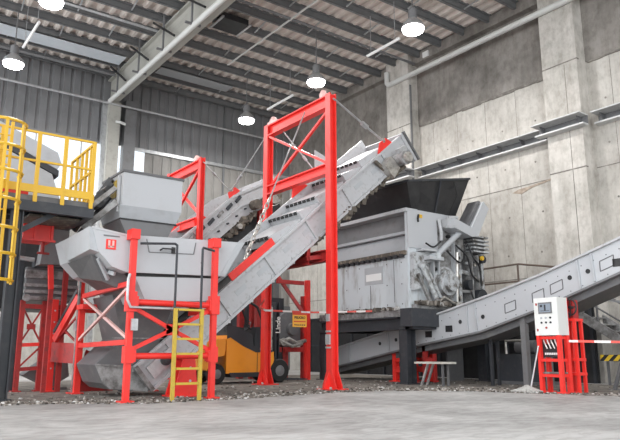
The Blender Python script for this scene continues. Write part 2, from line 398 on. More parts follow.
# lamps
def lamp(label):
    c = V((0,0,0)); t = Thing('high_bay_lamp', label, 'lamp', 'high bay lamps under the roof')
    t.part('shade', MB().lathe((0,0,0),(0,0,1),[(.34,0),(.36,.02),(.30,.16),(.16,.30),(.12,.34)],20), GALV, smooth=True)
    t.part('lens', MB().lathe((0,0,0),(0,0,1),[(.30,-.10),(.33,-.04),(.33,.005)],20), LENS, smooth=True)
    t.part('ballast', MB().lathe((0,0,0),(0,0,1),[(.12,.34),(.14,.36),(.14,.62),(.08,.68)],12), MIDGREY, smooth=True)
    t.part('rod', MB().tube([(0,0,.66),(0,0,2.28)],.02,6), MIDGREY)
    return t.done().root
L0 = lamp('lit high bay lamp cut by the top edge, near the top left corner')
LAMPS = [(3.82,17.6,None),(3.85,22.5,'lit high bay lamp in the rear left corner, below another lamp'),(13.15,17.58,'lit high bay lamp just above the top of the tall red frame'),
         (13.1,22.5,'lit high bay lamp nearest the rear wall, left of the tall red frame'),(13.18,12.67,'lit high bay lamp nearest the concrete wall, right of the tall red frame')]
for x, y, lab in LAMPS:
    loc = (x,y,10.45)
    if lab is None: L0.location = loc
    else: dup(L0, loc, lab)
    ld = bpy.data.lights.new('lamp_light','AREA'); ld.shape='DISK'; ld.size=.62; ld.energy=330; ld.color=(1,.985,.97); ld.spread=PI
    lo = bpy.data.objects.new('lamp_light', ld); COL.objects.link(lo); lo.location=(x,y,10.31)
def batten(label, x, y0, y1, z):
    t = Thing('strip_light', label, 'strip light', 'unlit strip lights under the roof')
    t.part('tube', MB().tube([(x,y0,z),(x,y1,z)],.05,8), WHITE, smooth=True)
    for yy in (y0+.2,y1-.2): t.part('hanger', MB().tube([(x,yy,z+.04),(x,yy,12.44)],.012,5), GALV)
    t.done()
batten('unlit white strip light between the two lamps at the rear left',4.02,19.9,22.0,11.0)
batten('unlit white strip light leading left from the lamp by the concrete wall',13.9,14.0,15.6,11.0)
batten('unlit white strip light over the far end of the tall red frame',13.78,20.0,21.9,11.0)

# ------------------------------------------------------------------ tall red portal frames
def hpost(x, y, ztop, w=.20):
    return MB().ibeam((x,y,.03),(x,y,ztop), w, w, .03, (1,0,0))
def foot(x, y, w=.10):
    b = MB().box(x-.26,x+.26,y-.26,y+.26,0,.03)
    for sx in (-1,1): b.prism([(x+sx*w,y-.012,.03),(x+sx*.25,y-.012,.03),(x+sx*.25,y-.012,.08),(x+sx*w,y-.012,.42)],(0,.024,0))
    for sy in (-1,1):
        for xx in (-w,w-.024): b.prism([(x+xx,y+sy*w,.03),(x+xx,y+sy*.25,.03),(x+xx,y+sy*.25,.08),(x+xx,y+sy*w,.42)],(.024,0,0))
    return b
PX, PN, PF = 9.35, 11.90, 14.78
t = Thing('portal_frame','tall red steel portal frame standing over the front conveyor','frame','red portal frames over the conveyors')
for y in (PN,PF):
    k = t.part('post', hpost(PX,y,7.2), RED)
    t.part('base_plate', foot(PX,y), RED, k)
    t.part('bolt', MB().lathe((PX-.24,y-.24,.03),(0,0,1),[(.03,0),(.03,.05)],6).lathe((PX-.24,y+.24,.03),(0,0,1),[(.03,0),(.03,.05)],6), STEEL, k)
t.part('top_beam', MB().ibeam((PX,PN+.1,7.02),(PX,PF-.1,7.02),.2,.32,.03), RED)
t.part('middle_beam', MB().ibeam((PX,PN+.1,5.27),(PX,PF-.1,5.27),.2,.26,.03), RED)
t.part('brace', MB().beam((PX-.04,PN+.1,5.42),(PX-.04,PF-.1,6.85),.07,.06), RED)
t.part('brace', MB().beam((PX+.04,PN+.1,6.85),(PX+.04,PF-.1,5.42),.07,.06), RED)
hz = t.part('hoist_hook', MB().lathe((PX,PF-.25,7.19),(0,0,1),[(.10,0),(.12,.08),(.06,.2)],10).beam((PX,PF-.5,7.22),(PX,PF-.05,7.22),.16,.08), PINK)
t.part('hoist_hook', MB().lathe((PX,PN+.3,7.19),(0,0,1),[(.09,0),(.11,.08),(.06,.2)],10), PINK)
t.part('junction_box', B(PX-.15,PX-.10,PN-.07,PN+.07,1.02,1.25).box(PX-.14,PX-.10,PN-.08,PN+.08,1.3,1.34).box(PX-.14,PX-.10,PN-.08,PN+.08,.93,.97), GALV)
t.part('junction_box', B(PX-.14,PX-.10,PN-.05,PN+.06,1.55,1.72), GALV)
t.part('bracket_beam', MB().ibeam((PX,PN+.15,3.12),(PX,PN+2.0,3.12),.2,.28,.03), DRED)
t.done()
QX, QN, QF = 8.55, 17.35, 19.7
t = Thing('portal_frame','shorter red steel portal frame over the rear conveyor by the metal wall','frame','red portal frames over the conveyors')
for y in (QN,QF):
    k = t.part('post', hpost(QX,y,6.75,.16), RED); t.part('base_plate', foot(QX,y), RED, k)
t.part('top_beam', MB().ibeam((QX,QN+.08,6.55),(QX,QF-.08,6.55),.18,.30,.03), RED)
t.part('middle_beam', MB().ibeam((QX,QN+.08,4.75),(QX,QF-.08,4.75),.18,.28,.03), RED)
t.part('brace', MB().beam((QX,QN+.12,6.4),(QX,QF-.12,4.95),.08,.06), RED)
t.part('brace', MB().beam((QX+.07,QN+.12,4.95),(QX+.07,QF-.12,6.4),.08,.06), RED)
t.part('hoist_hook', MB().lathe((QX,QN+.35,6.72),(0,0,1),[(.09,0),(.11,.07),(.05,.18)],10), PINK)
t.done()

# ------------------------------------------------------------------ front inclined conveyor
SL = .846
top = lambda x: .53 + SL*(x-4.75)           # upper edge of the side panel
U = V((1,0,SL)).normalized(); N_ = V((-SL,0,1)).normalized()
def conv_pt(x, y, off=0.):                  # point on the upper edge line, moved square to it
    p = V((x,y,top(x))) + N_*off; return p
CY0, CY1 = 12.3, 13.72
XA, XB = 4.78, 12.1
DEP = .57
def side_mb(y, xa, xb, d0=0., d1=-DEP, th=.05):
    return MB().prism([conv_pt(xa,y,d0),conv_pt(xb,y,d0),conv_pt(xb,y,d1),conv_pt(xa,y,d1)],(0,th,0))
t = Thing('belt_conveyor','steep grey belt conveyor rising from under the logo hopper through the tall red frame','conveyor','steep belt conveyors')
s0 = t.part('side_panel', side_mb(CY0,XA,XB).merge(MB().prism([conv_pt(XA,CY0-.07,.03),conv_pt(XB,CY0-.07,.03),conv_pt(XB,CY0-.07,-.03),conv_pt(XA,CY0-.07,-.03)],(0,.12,0))).merge(MB().prism([conv_pt(XA,CY0-.07,-DEP+.03),conv_pt(XB,CY0-.07,-DEP+.03),conv_pt(XB,CY0-.07,-DEP-.03),conv_pt(XA,CY0-.07,-DEP-.03)],(0,.12,0))), PALE)
x = XA+.6
while x < XB-.3:
    t.part('stiffener', MB().beam(conv_pt(x,CY0-.03,-.03),conv_pt(x,CY0-.03,-DEP+.03),.06,.06,(0,1,0)), PALE, s0); x += 1.15
for x in (6.95,7.5,8.2,8.75,10.4,11.0):
    c = conv_pt(x,CY0-.006,-.26); t.part('access_cover', MB().prism([c+U*a+N_*b for a,b in ((-.16,-.06),(.16,-.06),(.16,.06),(-.16,.06))],(0,.008,0)), GREYB, s0)
s1 = t.part('side_panel', side_mb(CY1-.05,XA,XB,.30), PALE)
x = XA+1
while x < XB-.3:
    t.part('stiffener', MB().beam(conv_pt(x,CY1-.02,.3),conv_pt(x,CY1-.02,-DEP),.05,.1,(0,1,0)), PALE, s1); x += 1.3
t.part('belt', MB().prism([conv_pt(XA+.1,CY0+.12,-.14),conv_pt(XB+.05,CY0+.12,-.14),conv_pt(XB+.05,CY0+.12,-.17),conv_pt(XA+.1,CY0+.12,-.17)],(0,CY1-CY0-.24,0))
       .prism([conv_pt(XA+.1,CY0+.12,-.48),conv_pt(XB+.05,CY0+.12,-.48),conv_pt(XB+.05,CY0+.12,-.5),conv_pt(XA+.1,CY0+.12,-.5)],(0,CY1-CY0-.24,0)), RUBBER)
# stepped cover plates with rubber curtain strips at their lower edge
for x, xe in ((8.0,8.75),(8.82,9.3),(9.35,10.1),(10.2,10.7),(10.75,11.6)):
    k = t.part('cover_plate', MB().prism([conv_pt(x,CY0+.06,.24),conv_pt(xe+.04,CY0+.06,.08),conv_pt(xe+.04,CY0+.06,.02),conv_pt(x,CY0+.06,.02)],(0,CY1-CY0-.14,0)), PALE)
    for q in range(7):
        yy = CY0+.1+q*.185
        t.part('rubber_flap', MB().prism([conv_pt(x+.03,yy,.25),conv_pt(x-.005,yy,.26),conv_pt(x-.03,yy,.19),conv_pt(x-.005,yy,.19)],(0,.12,0)), RUBBER, k)
    t.part('end_cheek', MB().prism([conv_pt(x,CY0+.03,.02),conv_pt(x,CY0+.03,.22),conv_pt(xe,CY0+.03,.08),conv_pt(xe,CY0+.03,.02)],(0,.03,0)), PALE, k)
t.part('hood_plate', MB().prism([conv_pt(10.3,CY1-.1,.2),conv_pt(10.75,CY1-.1,.95),conv_pt(11.05,CY1-.1,.3)],(0,.04,0)), PALE)
t.part('skirt_board', MB().prism([conv_pt(6.9,CY0-.04,.03),conv_pt(8.0,CY0-.04,.03),conv_pt(8.0,CY0-.04,.20),conv_pt(6.9,CY0-.04,.20)],(0,.05,0)), RED, label='red skirt board')
# foot frame
k = t.part('tail_frame', MB().beam(conv_pt(XA,CY0-.05,.02),conv_pt(XA,CY0-.05,-DEP),.09,.1,(0,1,0)).beam(conv_pt(XA,CY1,.02),conv_pt(XA,CY1,-DEP),.09,.1,(0,1,0))
       .beam(conv_pt(XA,CY0,-.05),conv_pt(XA,CY1,-.05),.08,.1).beam(conv_pt(XA,CY0,-DEP+.05),conv_pt(XA,CY1,-DEP+.05),.08,.1), DIRTY)
t.part('take_up', MB().prism([conv_pt(XA+a,CY0-.08,b) for a,b in ((.12,-.14),(.62,-.14),(.62,-.42),(.12,-.42))],(0,.06,0)), GALV, k)
t.part('bearing', MB().lathe(conv_pt(XA+.42,CY0-.07,-.28),(0,-1,0),[(.11,0),(.11,.06),(.05,.07),(.05,.10)],14), DSTEEL, k, True)
t.part('tail_pulley', MB().tube([conv_pt(XA+.3,CY0+.06,-.3),conv_pt(XA+.3,CY1-.06,-.3)],.16,14), DSTEEL, smooth=True)
for q in range(12):
    x = 5.3+q*.56
    t.part('return_roller', MB().tube([conv_pt(x,CY0+.06,-.6),conv_pt(x,CY1-.06,-.6)],.06,8).box(conv_pt(x,0,0).x-.04+.40,conv_pt(x,0,0).x+.04+.40,CY0-.03,CY0+.03,conv_pt(x,0,-.5).z-.1,conv_pt(x,0,-.5).z+.06), GALV, smooth=False)
mbx = MB(); rr = random.Random(3)
for q in range(150):
    x = 8.8+rr.random()*3.2; p = conv_pt(x, CY0-.05+rr.random()*.5, -DEP-.02-rr.random()*.10); s_ = .03+.05*rr.random()
    mbx.hexa([p+V((rr.uniform(-1,1),rr.uniform(-1,1),rr.uniform(-1,1)))*s_ *.4 + V((a*s_,b*s_,c*s_)) for c in (-1,1) for a,b in ((-1,-1),(1,-1),(1,1),(-1,1))])
t.part('caked_scrap', mbx, GRIME, kind='stuff')
# head end: plate, drive and guard
k = t.part('head_plate', MB().prism([conv_pt(XB-.02,CY0-.10,.06),conv_pt(XB+.05,CY0-.10,.06),conv_pt(XB+.05,CY0-.10,-.82),conv_pt(XB-.02,CY0-.10,-.82)],(0,CY1-CY0+.2,0)), PALE)
t.part('head_rim', MB().beam(conv_pt(XB+.07,CY0-.12,.08),conv_pt(XB+.07,CY0-.12,-.84),.05,.09,(0,1,0)), DKGREY, k)
t.part('head_bracket', side_mb(CY0-.04,XB-.75,XB,.02,-.42), PALE)
c = conv_pt(XB-.55,CY0-.1,-.42)
k = t.part('drive_motor', MB().tube([c,c+V((0,-.38,0))],.17,14).tube([c+V((0,-.38,0)),c+V((0,-.44,0))],.19,14), DIRTY, smooth=True)
t.part('fan_cover', MB().tube([c+V((0,-.44,0)),c+V((0,-.54,0))],.14,14), STEEL, k, True)
t.part('gearbox', MB().prism([conv_pt(XB-1.0,CY0-.28,-.25),conv_pt(XB-.72,CY0-.28,-.18),conv_pt(XB-.66,CY0-.28,-.6),conv_pt(XB-.95,CY0-.28,-.7)],(0,.22,0)), STEEL, k)
t.part('terminal_box', MB().prism([conv_pt(XB-.55,CY0-.45,-.12),conv_pt(XB-.32,CY0-.45,-.16),conv_pt(XB-.34,CY0-.45,-.30),conv_pt(XB-.57,CY0-.45,-.26)],(0,.16,0)), GALV, k)
t.part('scraper_arm', MB().beam(conv_pt(XB-1.05,CY0-.1,-.05),conv_pt(XB-.85,CY0-.1,-.75),.08,.08,(0,1,0)).tube([conv_pt(XB-1.1,CY0-.12,-.62),conv_pt(XB-.4,CY0-.12,-.72)],.05), GRIME)
t.part('lifting_lug', MB().prism([conv_pt(11.3,CY0-.03,.03),conv_pt(11.8,CY0-.03,.03),conv_pt(11.7,CY0-.03,.24),conv_pt(11.5,CY0-.03,.24)],(0,.05,0)), RED, label='red lifting lug')
t.part('lifting_lug', MB().prism([conv_pt(9.6,CY1-.08,.3),conv_pt(10.1,CY1-.08,.3),conv_pt(10.0,CY1-.08,.5),conv_pt(9.75,CY1-.08,.5)],(0,.05,0)), RED, label='red lifting lug')
# hanger fixing to the portal
t.part('support_arm', MB().ibeam((9.0,CY0+.05,3.0),(9.0,CY1,3.0),.16,.2,.02).beam((9.0,CY0+.1,3.0),(9.0,CY0+.1,3.55),.1,.1).beam((9.0,CY0+.05,3.06),(9.35,CY0+.0,3.12),.1,.1), DRED)
t.done()
t = Thing('foot_bracket','red tapered steel foot plate behind the yellow step ladder','support')
for y in (11.75,12.08): t.part('web', MB().prism([(5.36,y,.03),(5.88,y,.03),(5.80,y,.72),(5.56,y,.72)],(0,.05,0)), RED)
t.part('sole', B(5.32,5.92,11.70,12.18,0,.03), RED)
t.part('cap', B(5.54,5.82,11.74,12.14,.72,.76), RED)
for z in (.3,.55): t.part('bolt', MB().lathe((5.7,11.75,z),(0,-1,0),[(.025,0),(.025,.02)],6), GALV)
t.done()

# ------------------------------------------------------------------ rear conveyor
RY0, RY1 = 17.45, 18.75
RP = [(7.0,3.25),(9.75,5.72),(11.2,6.48)]
def rpoly(off):
    out=[]
    for i,(x,z) in enumerate(RP):
        if i==0: d=V((RP[1][0]-x,0,RP[1][1]-z))
        elif i==len(RP)-1: d=V((x-RP[i-1][0],0,z-RP[i-1][1]))
        else: d=V((RP[i+1][0]-x,0,RP[i+1][1]-z)).normalized()+V((x-RP[i-1][0],0,z-RP[i-1][1])).normalized()
        d.normalize(); n=V((-d.z,0,d.x)); out.append(V((x,0,z))+n*off)
    return out
def rside(y, a, b, th): 
    A=rpoly(a); Bq=rpoly(b); return MB().prism([p+V((0,y,0)) for p in A]+[p+V((0,y,0)) for p in reversed(Bq)],(0,th,0))
t = Thing('belt_conveyor','cluttered grey belt conveyor rising behind the tall red frame to the shorter one','conveyor','steep belt conveyors')
s0 = t.part('side_panel', rside(RY0,0,-.75,.05).merge(rside(RY0-.06,.03,-.05,.1)).merge(rside(RY0-.06,-.36,-.42,.1)), PALE)
t.part('side_panel', rside(RY1,.15,-.75,.05), PALE)
t.part('belt', rside(RY0+.1,-.2,-.24,RY1-RY0-.2), RUBBER)
d = V((RP[1][0]-RP[0][0],0,RP[1][1]-RP[0][1])).normalized(); nn = V((-d.z,0,d.x))
for q in range(9):
    p = V((RP[0][0],RY0,RP[0][1])) + d*(.4+q*.42)
    t.part('idler_bracket', MB().prism([p+d*a+nn*b+V((0,-.07,0)) for a,b in ((-.14,-.14),(.12,-.10),(.12,-.2),(-.14,-.24))],(0,.06,0)), DSTEEL if q%3 else DIRTY, s0)
    t.part('bolt', MB().tube([p+nn*(-.55)+V((0,-.1,0)),p+nn*(-.55)],.03,8), DSTEEL, s0)
for q in range(8):
    p = V((RP[0][0],RY0,RP[0][1])) + d*(.2+q*.5) + nn*(-.86)
    t.part('return_roller', MB().tube([p,p+V((0,RY1-RY0,0))],.06,10).tube([p+V((0,-.12,0)),p],.09,10), GRIME if q%3 else STEEL, smooth=True)
mbx = MB()
for q in range(120):
    p = V((RP[0][0],RY0-.06,RP[0][1])) + d*(.3+rr.random()*4.6) + nn*(-.72-rr.random()*.25); s_=.04+.06*rr.random(); p.y += rr.random()*.4
    mbx.hexa([p+V((rr.uniform(-1,1),rr.uniform(-1,1),rr.uniform(-1,1)))*s_*.4 + V((a*s_,b*s_,c*s_)) for c in (-1,1) for a,b in ((-1,-1),(1,-1),(1,1),(-1,1))])
t.part('caked_scrap', mbx, GRIME, kind='stuff')
for a in (1.95,3.5):
    p = V((RP[0][0],RY0-.03,RP[0][1])) + d*a
    t.part('lifting_lug', MB().prism([p,p+d*.5,p+d*.42+nn*.2,p+d*.1+nn*.2],(0,.05,0)), RED, label='red lifting lug')
pB = V((RP[1][0],RY0,RP[1][1]))
t.part('head_hood', MB().prism([(10.75,RY0-.02,6.2),(10.8,RY0-.02,6.42),(11.25,RY0-.02,6.66),(11.45,RY0-.02,6.5),(11.4,RY0-.02,6.0)],(0,RY1-RY0+.04,0)), PALE)
c = V((10.95,RY0-.05,5.7))
k = t.part('drive_motor', MB().tube([c,c+V((0,-.4,0))],.2,12).tube([c+V((-.5,.0,-.2)),c+V((-.5,-.3,-.2))],.16,12).tube([c+V((.3,.0,.2)),c+V((.3,-.3,.2))],.13,12), GRIME, smooth=True)
t.part('fan_cover', MB().tube([c+V((0,-.4,0)),c+V((0,-.5,0))],.16,12), STEEL, k, True)
t.part('leg', MB().beam((10.8,RY0+.1,0),(10.8,RY0+.1,5.5),.18,.18), DRED)
t.part('leg', MB().beam((10.8,RY1-.1,0),(10.8,RY1-.1,5.5),.18,.18), DRED)
t.part('dark_guard', rside(RY0+.12,-.82,-1.5,RY1-RY0-.3), BLACK)
t.done()

# ropes hung between frames and conveyors
def rope(label, a, b, buckle=.55, r=.018, m=GALV):
    a=V(a); b=V(b); t = Thing('steel_rope', label, 'rope', 'steel ropes with turnbuckles')
    t.part('rope', MB().tube([a,b],r,6), m)
    d=(b-a); t.part('turnbuckle', MB().tube([a+d*(buckle-.05),a+d*(buckle+.05)],r*2.4,6), GALV)
    t.part('shackle', MB().tube([b-d*.02,b],r*2.6,6), STEEL); t.done()
rope('steel rope from the tall red frame down to the red lug near the conveyor head',(PX+.0,PN-.11,7.05),tuple(conv_pt(11.62,CY0+.0,.2)),.6,.028)
rope('steel rope from the tall red frame slanting left to the rear conveyor',(PX,PF+.11,6.95),tuple(V((RP[0][0],RY0,RP[0][1]))+d*3.75+nn*.18),.75)
a0 = V((PX-.11,12.85,7.0)); b0 = conv_pt(7.35,CY0+.03,.2)
t = Thing('steel_rope','steel rope and chain from the tall red beam down to the red skirt board','rope','steel ropes with turnbuckles')
m0 = a0+(b0-a0)*.62
t.part('rope', MB().tube([a0,m0],.02,6), GALV)
mb = MB(); L=(b0-m0).length; dd=(b0-m0).normalized(); sd = dd.cross(V((0,1,0))).normalized()
nl=11
for q in range(nl):
    c=m0+dd*(L*(q+.5)/nl); s_ = sd if q%2 else V((0,1,0)); h=L/nl*.62
    mb.tube([c+dd*h*math.cos(2*PI*j/10)+s_*.045*math.sin(2*PI*j/10) for j in range(10)],.018,5,True)
t.part('chain', mb, STEEL); t.done()
rope('steel rope crossing behind the red cross brace to the far side of the front conveyor',(PX+.05,14.1,6.85),tuple(conv_pt(10.5,CY1-.05,.3)),.6)
rope('steel rope from the shorter red frame down to the rear conveyor',(QX,QN-.09,6.6),tuple(V((RP[0][0],RY0,RP[0][1]))+d*3.7+nn*.18),.4)

# ------------------------------------------------------------------ logo hopper, its stand and ladder
Y0, Y1 = 11.22, 13.6
t = Thing('feed_hopper','long pale grey feed hopper with red logo on the red stand','hopper')
body = t.part('body', MB().xz([(3.45,3.02),(4.12,2.945),(6.56,3.04),(6.12,2.32),(4.12,2.26),(3.85,2.34),(3.58,2.60)],Y0,Y1), GREY)
t.part('wing_rim', MB().prism([(3.44,Y0-.012,3.03),(4.1,Y0-.012,2.95),(4.1,Y0-.012,2.91),(3.45,Y0-.012,2.99)],(0,.02,0)), PALE, body)
t.part('lower_panel', MB().xz([(4.3,2.20),(6.0,2.27),(5.88,1.82),(4.52,1.76)],Y0+.05,Y1-.1), GREY)
t.part('shadow_gap', MB().xz([(4.15,2.27),(6.1,2.33),(6.0,2.26),(4.25,2.19)],Y0+.09,Y1-.15), BLACK)
t.part('inlet_wing', MB().hexa([(3.44,Y0+.02,2.62),(3.60,Y0+.02,2.58),(3.60,12.6,2.50),(3.44,12.55,2.56),(3.40,Y0+.02,3.02),(3.60,Y0+.02,3.02),(3.60,13.05,2.98),(3.40,13.05,2.98)]), GREYB)
t.part('belly_panel', MB().hexa([(3.85,11.7,2.12),(4.4,11.6,1.9),(4.4,12.9,1.9),(3.7,12.6,2.25),(3.55,11.5,2.56),(4.4,11.4,2.25),(4.4,13.0,2.3),(3.45,12.6,2.52)]), DKGREY)
t.part('belly_rib', MB().beam((3.55,12.3,2.52),(3.98,11.45,2.24),.05,.07), GREYB)
t.part('belly_rib', MB().beam((3.66,11.45,2.5),(3.92,11.62,2.15),.05,.06), GREYB)
t.part('boot', MB().xz([(4.05,.61),(4.55,1.1),(4.3,1.95),(5.6,1.85),(5.2,.7),(5.14,.08),(4.35,.15),(4.2,.27)],12.42,13.6), DKGREY)
t.part('boot_panel', MB().xz([(4.05,.60),(4.98,.54),(5.12,.09),(4.36,.16),(4.21,.28)],12.40,12.42), DIRTY)
t.part('boot_flange', B(4.35,5.5,12.39,12.42,1.1,1.13), DIRTY)
t.part('boot_flange', MB().beam((4.05,12.39,.62),(4.98,12.39,.55),.03,.03), DIRTY)
ho = lambda x,z: (x,Y0-.006,z)
mb = MB()
for a,b in (((4.46,2.90),(4.52,2.66)),((4.52,2.66),(5.42,2.70)),((5.42,2.70),(5.46,2.93))): mb.beam(ho(*a),ho(*b),.008,.018)
k = t.part('hatch', mb, MIDGREY, body)
t.part('handle', MB().tube([(4.72,Y0-.03,2.71),(4.76,Y0-.07,2.745),(4.95,Y0-.07,2.75),(4.98,Y0-.03,2.74)],.016,6).box(4.96,5.02,Y0-.05,Y0,2.67,2.79), BLACK, k, label='black hatch handle')
t.part('slot', B(3.66,3.95,Y0-.008,Y0,2.875,2.90), MIDGREY, body)
lx, lz = 3.80, 2.735
k = t.part('logo_plate', B(lx-.09,lx+.09,Y0-.012,Y0,lz-.09,lz+.09), RED, body, label='red square logo')
t.part('logo_mark', MB().box(lx-.055,lx-.018,Y0-.018,Y0-.01,lz-.045,lz+.07).box(lx+.018,lx+.055,Y0-.018,Y0-.01,lz-.045,lz+.07).box(lx-.055,lx+.055,Y0-.018,Y0-.01,lz-.06,lz-.03), PINK, k)
t.part('bolt', MB().lathe((5.6,Y0-.01,2.55),(0,1,0),[(.02,0),(.02,.02)],8), BLACK, body)
t.part('end_wall', MB().xz([(6.0,2.33),(6.12,2.33),(6.5,2.98),(6.56,3.04),(6.40,3.04)],Y0-.012,Y0), GREYB, body)
t.done()

t = Thing('support_stand','red tubular stand under the pale grey logo hopper','stand','red stands under the machines')
FX = (4.16,5.80); FY = (11.05,13.85)
for x in FX:
    for y in FY:
        k = t.part('post', B(x-.05,x+.05,y-.05,y+.05,.03,2.86 if y<12 else 1.8).box(x-.085,x+.085,y-.085,y+.085,1.55,1.9).box(x-.08,x+.08,y-.08,y+.08,.66,.95) if y<12 else B(x-.06,x+.06,y-.06,y+.06,.03,1.8), RED)
        t.part('base_plate', B(x-.12,x+.12,y-.12,y+.12,0,.03), RED, k)
        if y<12: t.part('post_head', B(x-.08,x+.08,y-.09,y+.16,2.84,3.02), RED, k)
for z in (1.72,.78):
    t.part('front_beam', MB().tube([(FX[0]+.08,FY[0],z),(FX[1]-.08,FY[0],z)],.055,10), RED, smooth=True)
    t.part('back_beam', MB().tube([(FX[0]+.08,FY[1],z),(FX[1]-.08,FY[1],z)],.06,8), RED, smooth=True) if z>1 else None
for z,z2 in ((2.05,2.0),(1.02,.98)):
    t.part('side_beam', MB().beam((FX[0],FY[0]+.08,z),(FX[0],FY[1]-.08,z2),.09,.09), RED)
t.part('side_beam', MB().beam((FX[1],FY[0]+.08,1.62),(FX[1],FY[0]+1.0,1.62),.1,.1), RED)
zc=.5*(1.72+.78)
cx=.5*(FX[0]+FX[1])
for sx in (0,1):
    for z in (1.66,.86): t.part('brace', MB().beam((FX[sx],FY[0]+.04,z),(cx,FY[0]+.04,zc),.06,.07), RED)
t.part('brace_plate', B(cx-.12,cx+.12,FY[0]+.01,FY[0]+.03,zc-.1,zc+.1), RED)
t.part('side_brace', MB().beam((FX[0],FY[0]+.1,1.1),(FX[0],FY[1]-.1,1.95),.05,.05).beam((FX[0]-.04,FY[0]+.1,1.95),(FX[0]-.04,FY[1]-.1,1.1),.05,.05), PINK)
t.part('conduit', MB().tube([(4.08,FY[0]-.1,2.2),(4.05,FY[0]-.12,2.1),(4.05,FY[0]-.12,1.75),(4.12,FY[0]-.12,1.62),(5.2,FY[0]-.12,1.62)],.025,6), GALV, smooth=True, label='grey conduit on the front post')
t.part('junction_box', B(4.15,4.26,FY[0]-.14,FY[0]-.08,1.22,1.42), GALV)
t.part('saddle', MB().box(FX[0]-.1,FX[1]+.1,13.45,13.9,1.72,1.82), RED)
for x in (FX[0]+.06,FX[1]-.12):
    for z in (1.6,.66): t.part('post_flange', B(x,x+.06,FY[0]-.075,FY[0]+.075,z+.02,z+.22), RED)
t.done()

t = Thing('step_ladder','yellow step ladder with dark handrails leaning on the red stand','ladder')
LX=(4.90,5.42); LY=10.78
for x in LX: t.part('stile', B(x-.03,x+.03,LY-.03,LY+.03,0,1.62), OLIVE)
for q in range(6): t.part('rung', B(LX[0]+.04,LX[1]-.04,LY-.04,LY+.02,.30+q*.26-.02,.30+q*.26+.02), OLIVE)
t.part('handrail', MB().tube([(LX[0],LY+.05,1.2),(LX[0],LY+.05,2.77),(4.86,LY+.06,2.80),(4.24,LY+.16,2.76)],.026,6), DSTEEL)
t.part('handrail', MB().tube([(LX[1],LY+.05,1.2),(LX[1],LY+.05,2.75),(LX[1]+.02,LY+.06,2.78),(5.72,LY+.16,2.76)],.026,6), DSTEEL)
t.done()

# upper hopper
t = Thing('upper_hopper','square grey hopper bin with tapered funnel above the logo hopper','hopper')
BX0,BX1,BY0,BY1 = 4.55,5.90,12.9,14.2
k=t.part('bin', hollow(BX0,BX1,BY0,BY1,3.88,4.60,.04), GREY)
t.part('rim', hollow(BX0-.03,BX1+.03,BY0-.03,BY1+.03,4.60,4.65,.08), DKGREY, k)
def frus(a, b): # a,b = (x0,x1,y0,y1,z)
    return MB().hexa([(b[0],b[2],b[4]),(b[1],b[2],b[4]),(b[1],b[3],b[4]),(b[0],b[3],b[4]),(a[0],a[2],a[4]),(a[1],a[2],a[4]),(a[1],a[3],a[4]),(a[0],a[3],a[4])])
t.part('upper_funnel', frus((BX0-.05,BX1,BY0,BY1,3.88),(BX0+.0,BX1-.08,BY0+.1,BY1-.1,3.62)), GREYB)
t.part('seam', MB().box(BX0-.0,BX1-.06,BY0+.08,BY0+.12,3.59,3.62), BLACK)
t.part('lower_funnel', frus((BX0,BX1-.1,BY0+.1,BY1-.1,3.60),(4.9,5.5,13.05,13.5,3.0)), MIDGREY)
t.part('strut', MB().beam((BX0-.04,BY0+.15,3.75),(BX0-.04,BY0+.15,4.55),.05,.05).beam((BX0-.04,BY1-.1,3.75),(BX0-.04,BY1-.1,4.55),.05,.05), PALE)
t.part('inspection_panel', B(BX0-.01,BX0,BY0+.4,BY0+.75,4.12,4.5), OLIVE)
t.part('leg', MB().beam((5.2,BY1-.1,0),(5.2,BY1-.1,3.4),.1,.1), DKGREY)
t.part('leg', MB().beam((BX1-.1,BY1+.1,0),(BX1-.1,BY1+.1,3.88),.1,.1).box(BX1-.2,BX1,BY1-.05,BY1+.15,3.78,3.88), DKGREY)
t.done()
t = Thing('inlet_conveyor','small dark framed conveyor reaching the left side of the square hopper','conveyor')
t.part('frame', MB().beam((3.95,14.15,3.45),(4.48,13.45,4.55),.08,.12).beam((3.7,13.75,3.45),(4.44,13.25,4.40),.07,.08).beam((3.95,14.15,3.2),(4.48,13.5,4.15),.08,.08), DSTEEL)
t.part('side_frame', MB().beam((3.8,13.5,3.6),(4.47,13.1,4.28),.05,.1).beam((3.9,13.3,3.35),(4.47,13.0,3.95),.05,.12), DIRTY)
t.part('roller', MB().tube([(4.2,13.3,3.95),(4.2,13.9,3.95)],.1,10).tube([(4.35,13.2,4.25),(4.35,13.8,4.25)],.08,10).tube([(4.0,13.3,3.6),(4.0,13.9,3.6)],.1,10), BLACK, smooth=True)
t.done()

# ------------------------------------------------------------------ access platform and caged ladder, left edge
ZP = 3.77
t = Thing('access_platform','yellow railed access platform on dark columns at the left edge','platform')
t.part('deck', B(.6,3.87,12.65,14.25,ZP-.12,ZP), DKGREY)
t.part('edge_beam', MB().chan((.6,12.62,ZP-.22),(3.87,12.62,ZP-.22),.12,.20,.02), DSTEEL)
t.part('edge_beam', MB().chan((3.81,12.68,ZP-.22),(3.81,14.25,ZP-.22),.12,.2,.02), DSTEEL)
t.part('joist', MB().beam((.6,13.3,ZP-.2),(3.9,13.3,ZP-.2),.1,.18).beam((.6,13.9,ZP-.2),(3.9,13.9,ZP-.2),.1,.18).beam((3.1,12.7,ZP-.2),(3.1,14.2,ZP-.2),.1,.18), DSTEEL)
t.part('toe_board', B(.6,3.83,12.55,12.59,ZP+.04,ZP+.19), YEL)
t.part('toe_board', B(3.83,3.87,12.6,14.2,ZP,ZP+.16), YEL)
for x in (.7,1.6,2.1,2.75,3.25,3.80): t.part('rail_post', MB().beam((x,12.57,ZP-.14),(x,12.57,ZP+1.23),.07,.05,(0,1,0)), YEL)
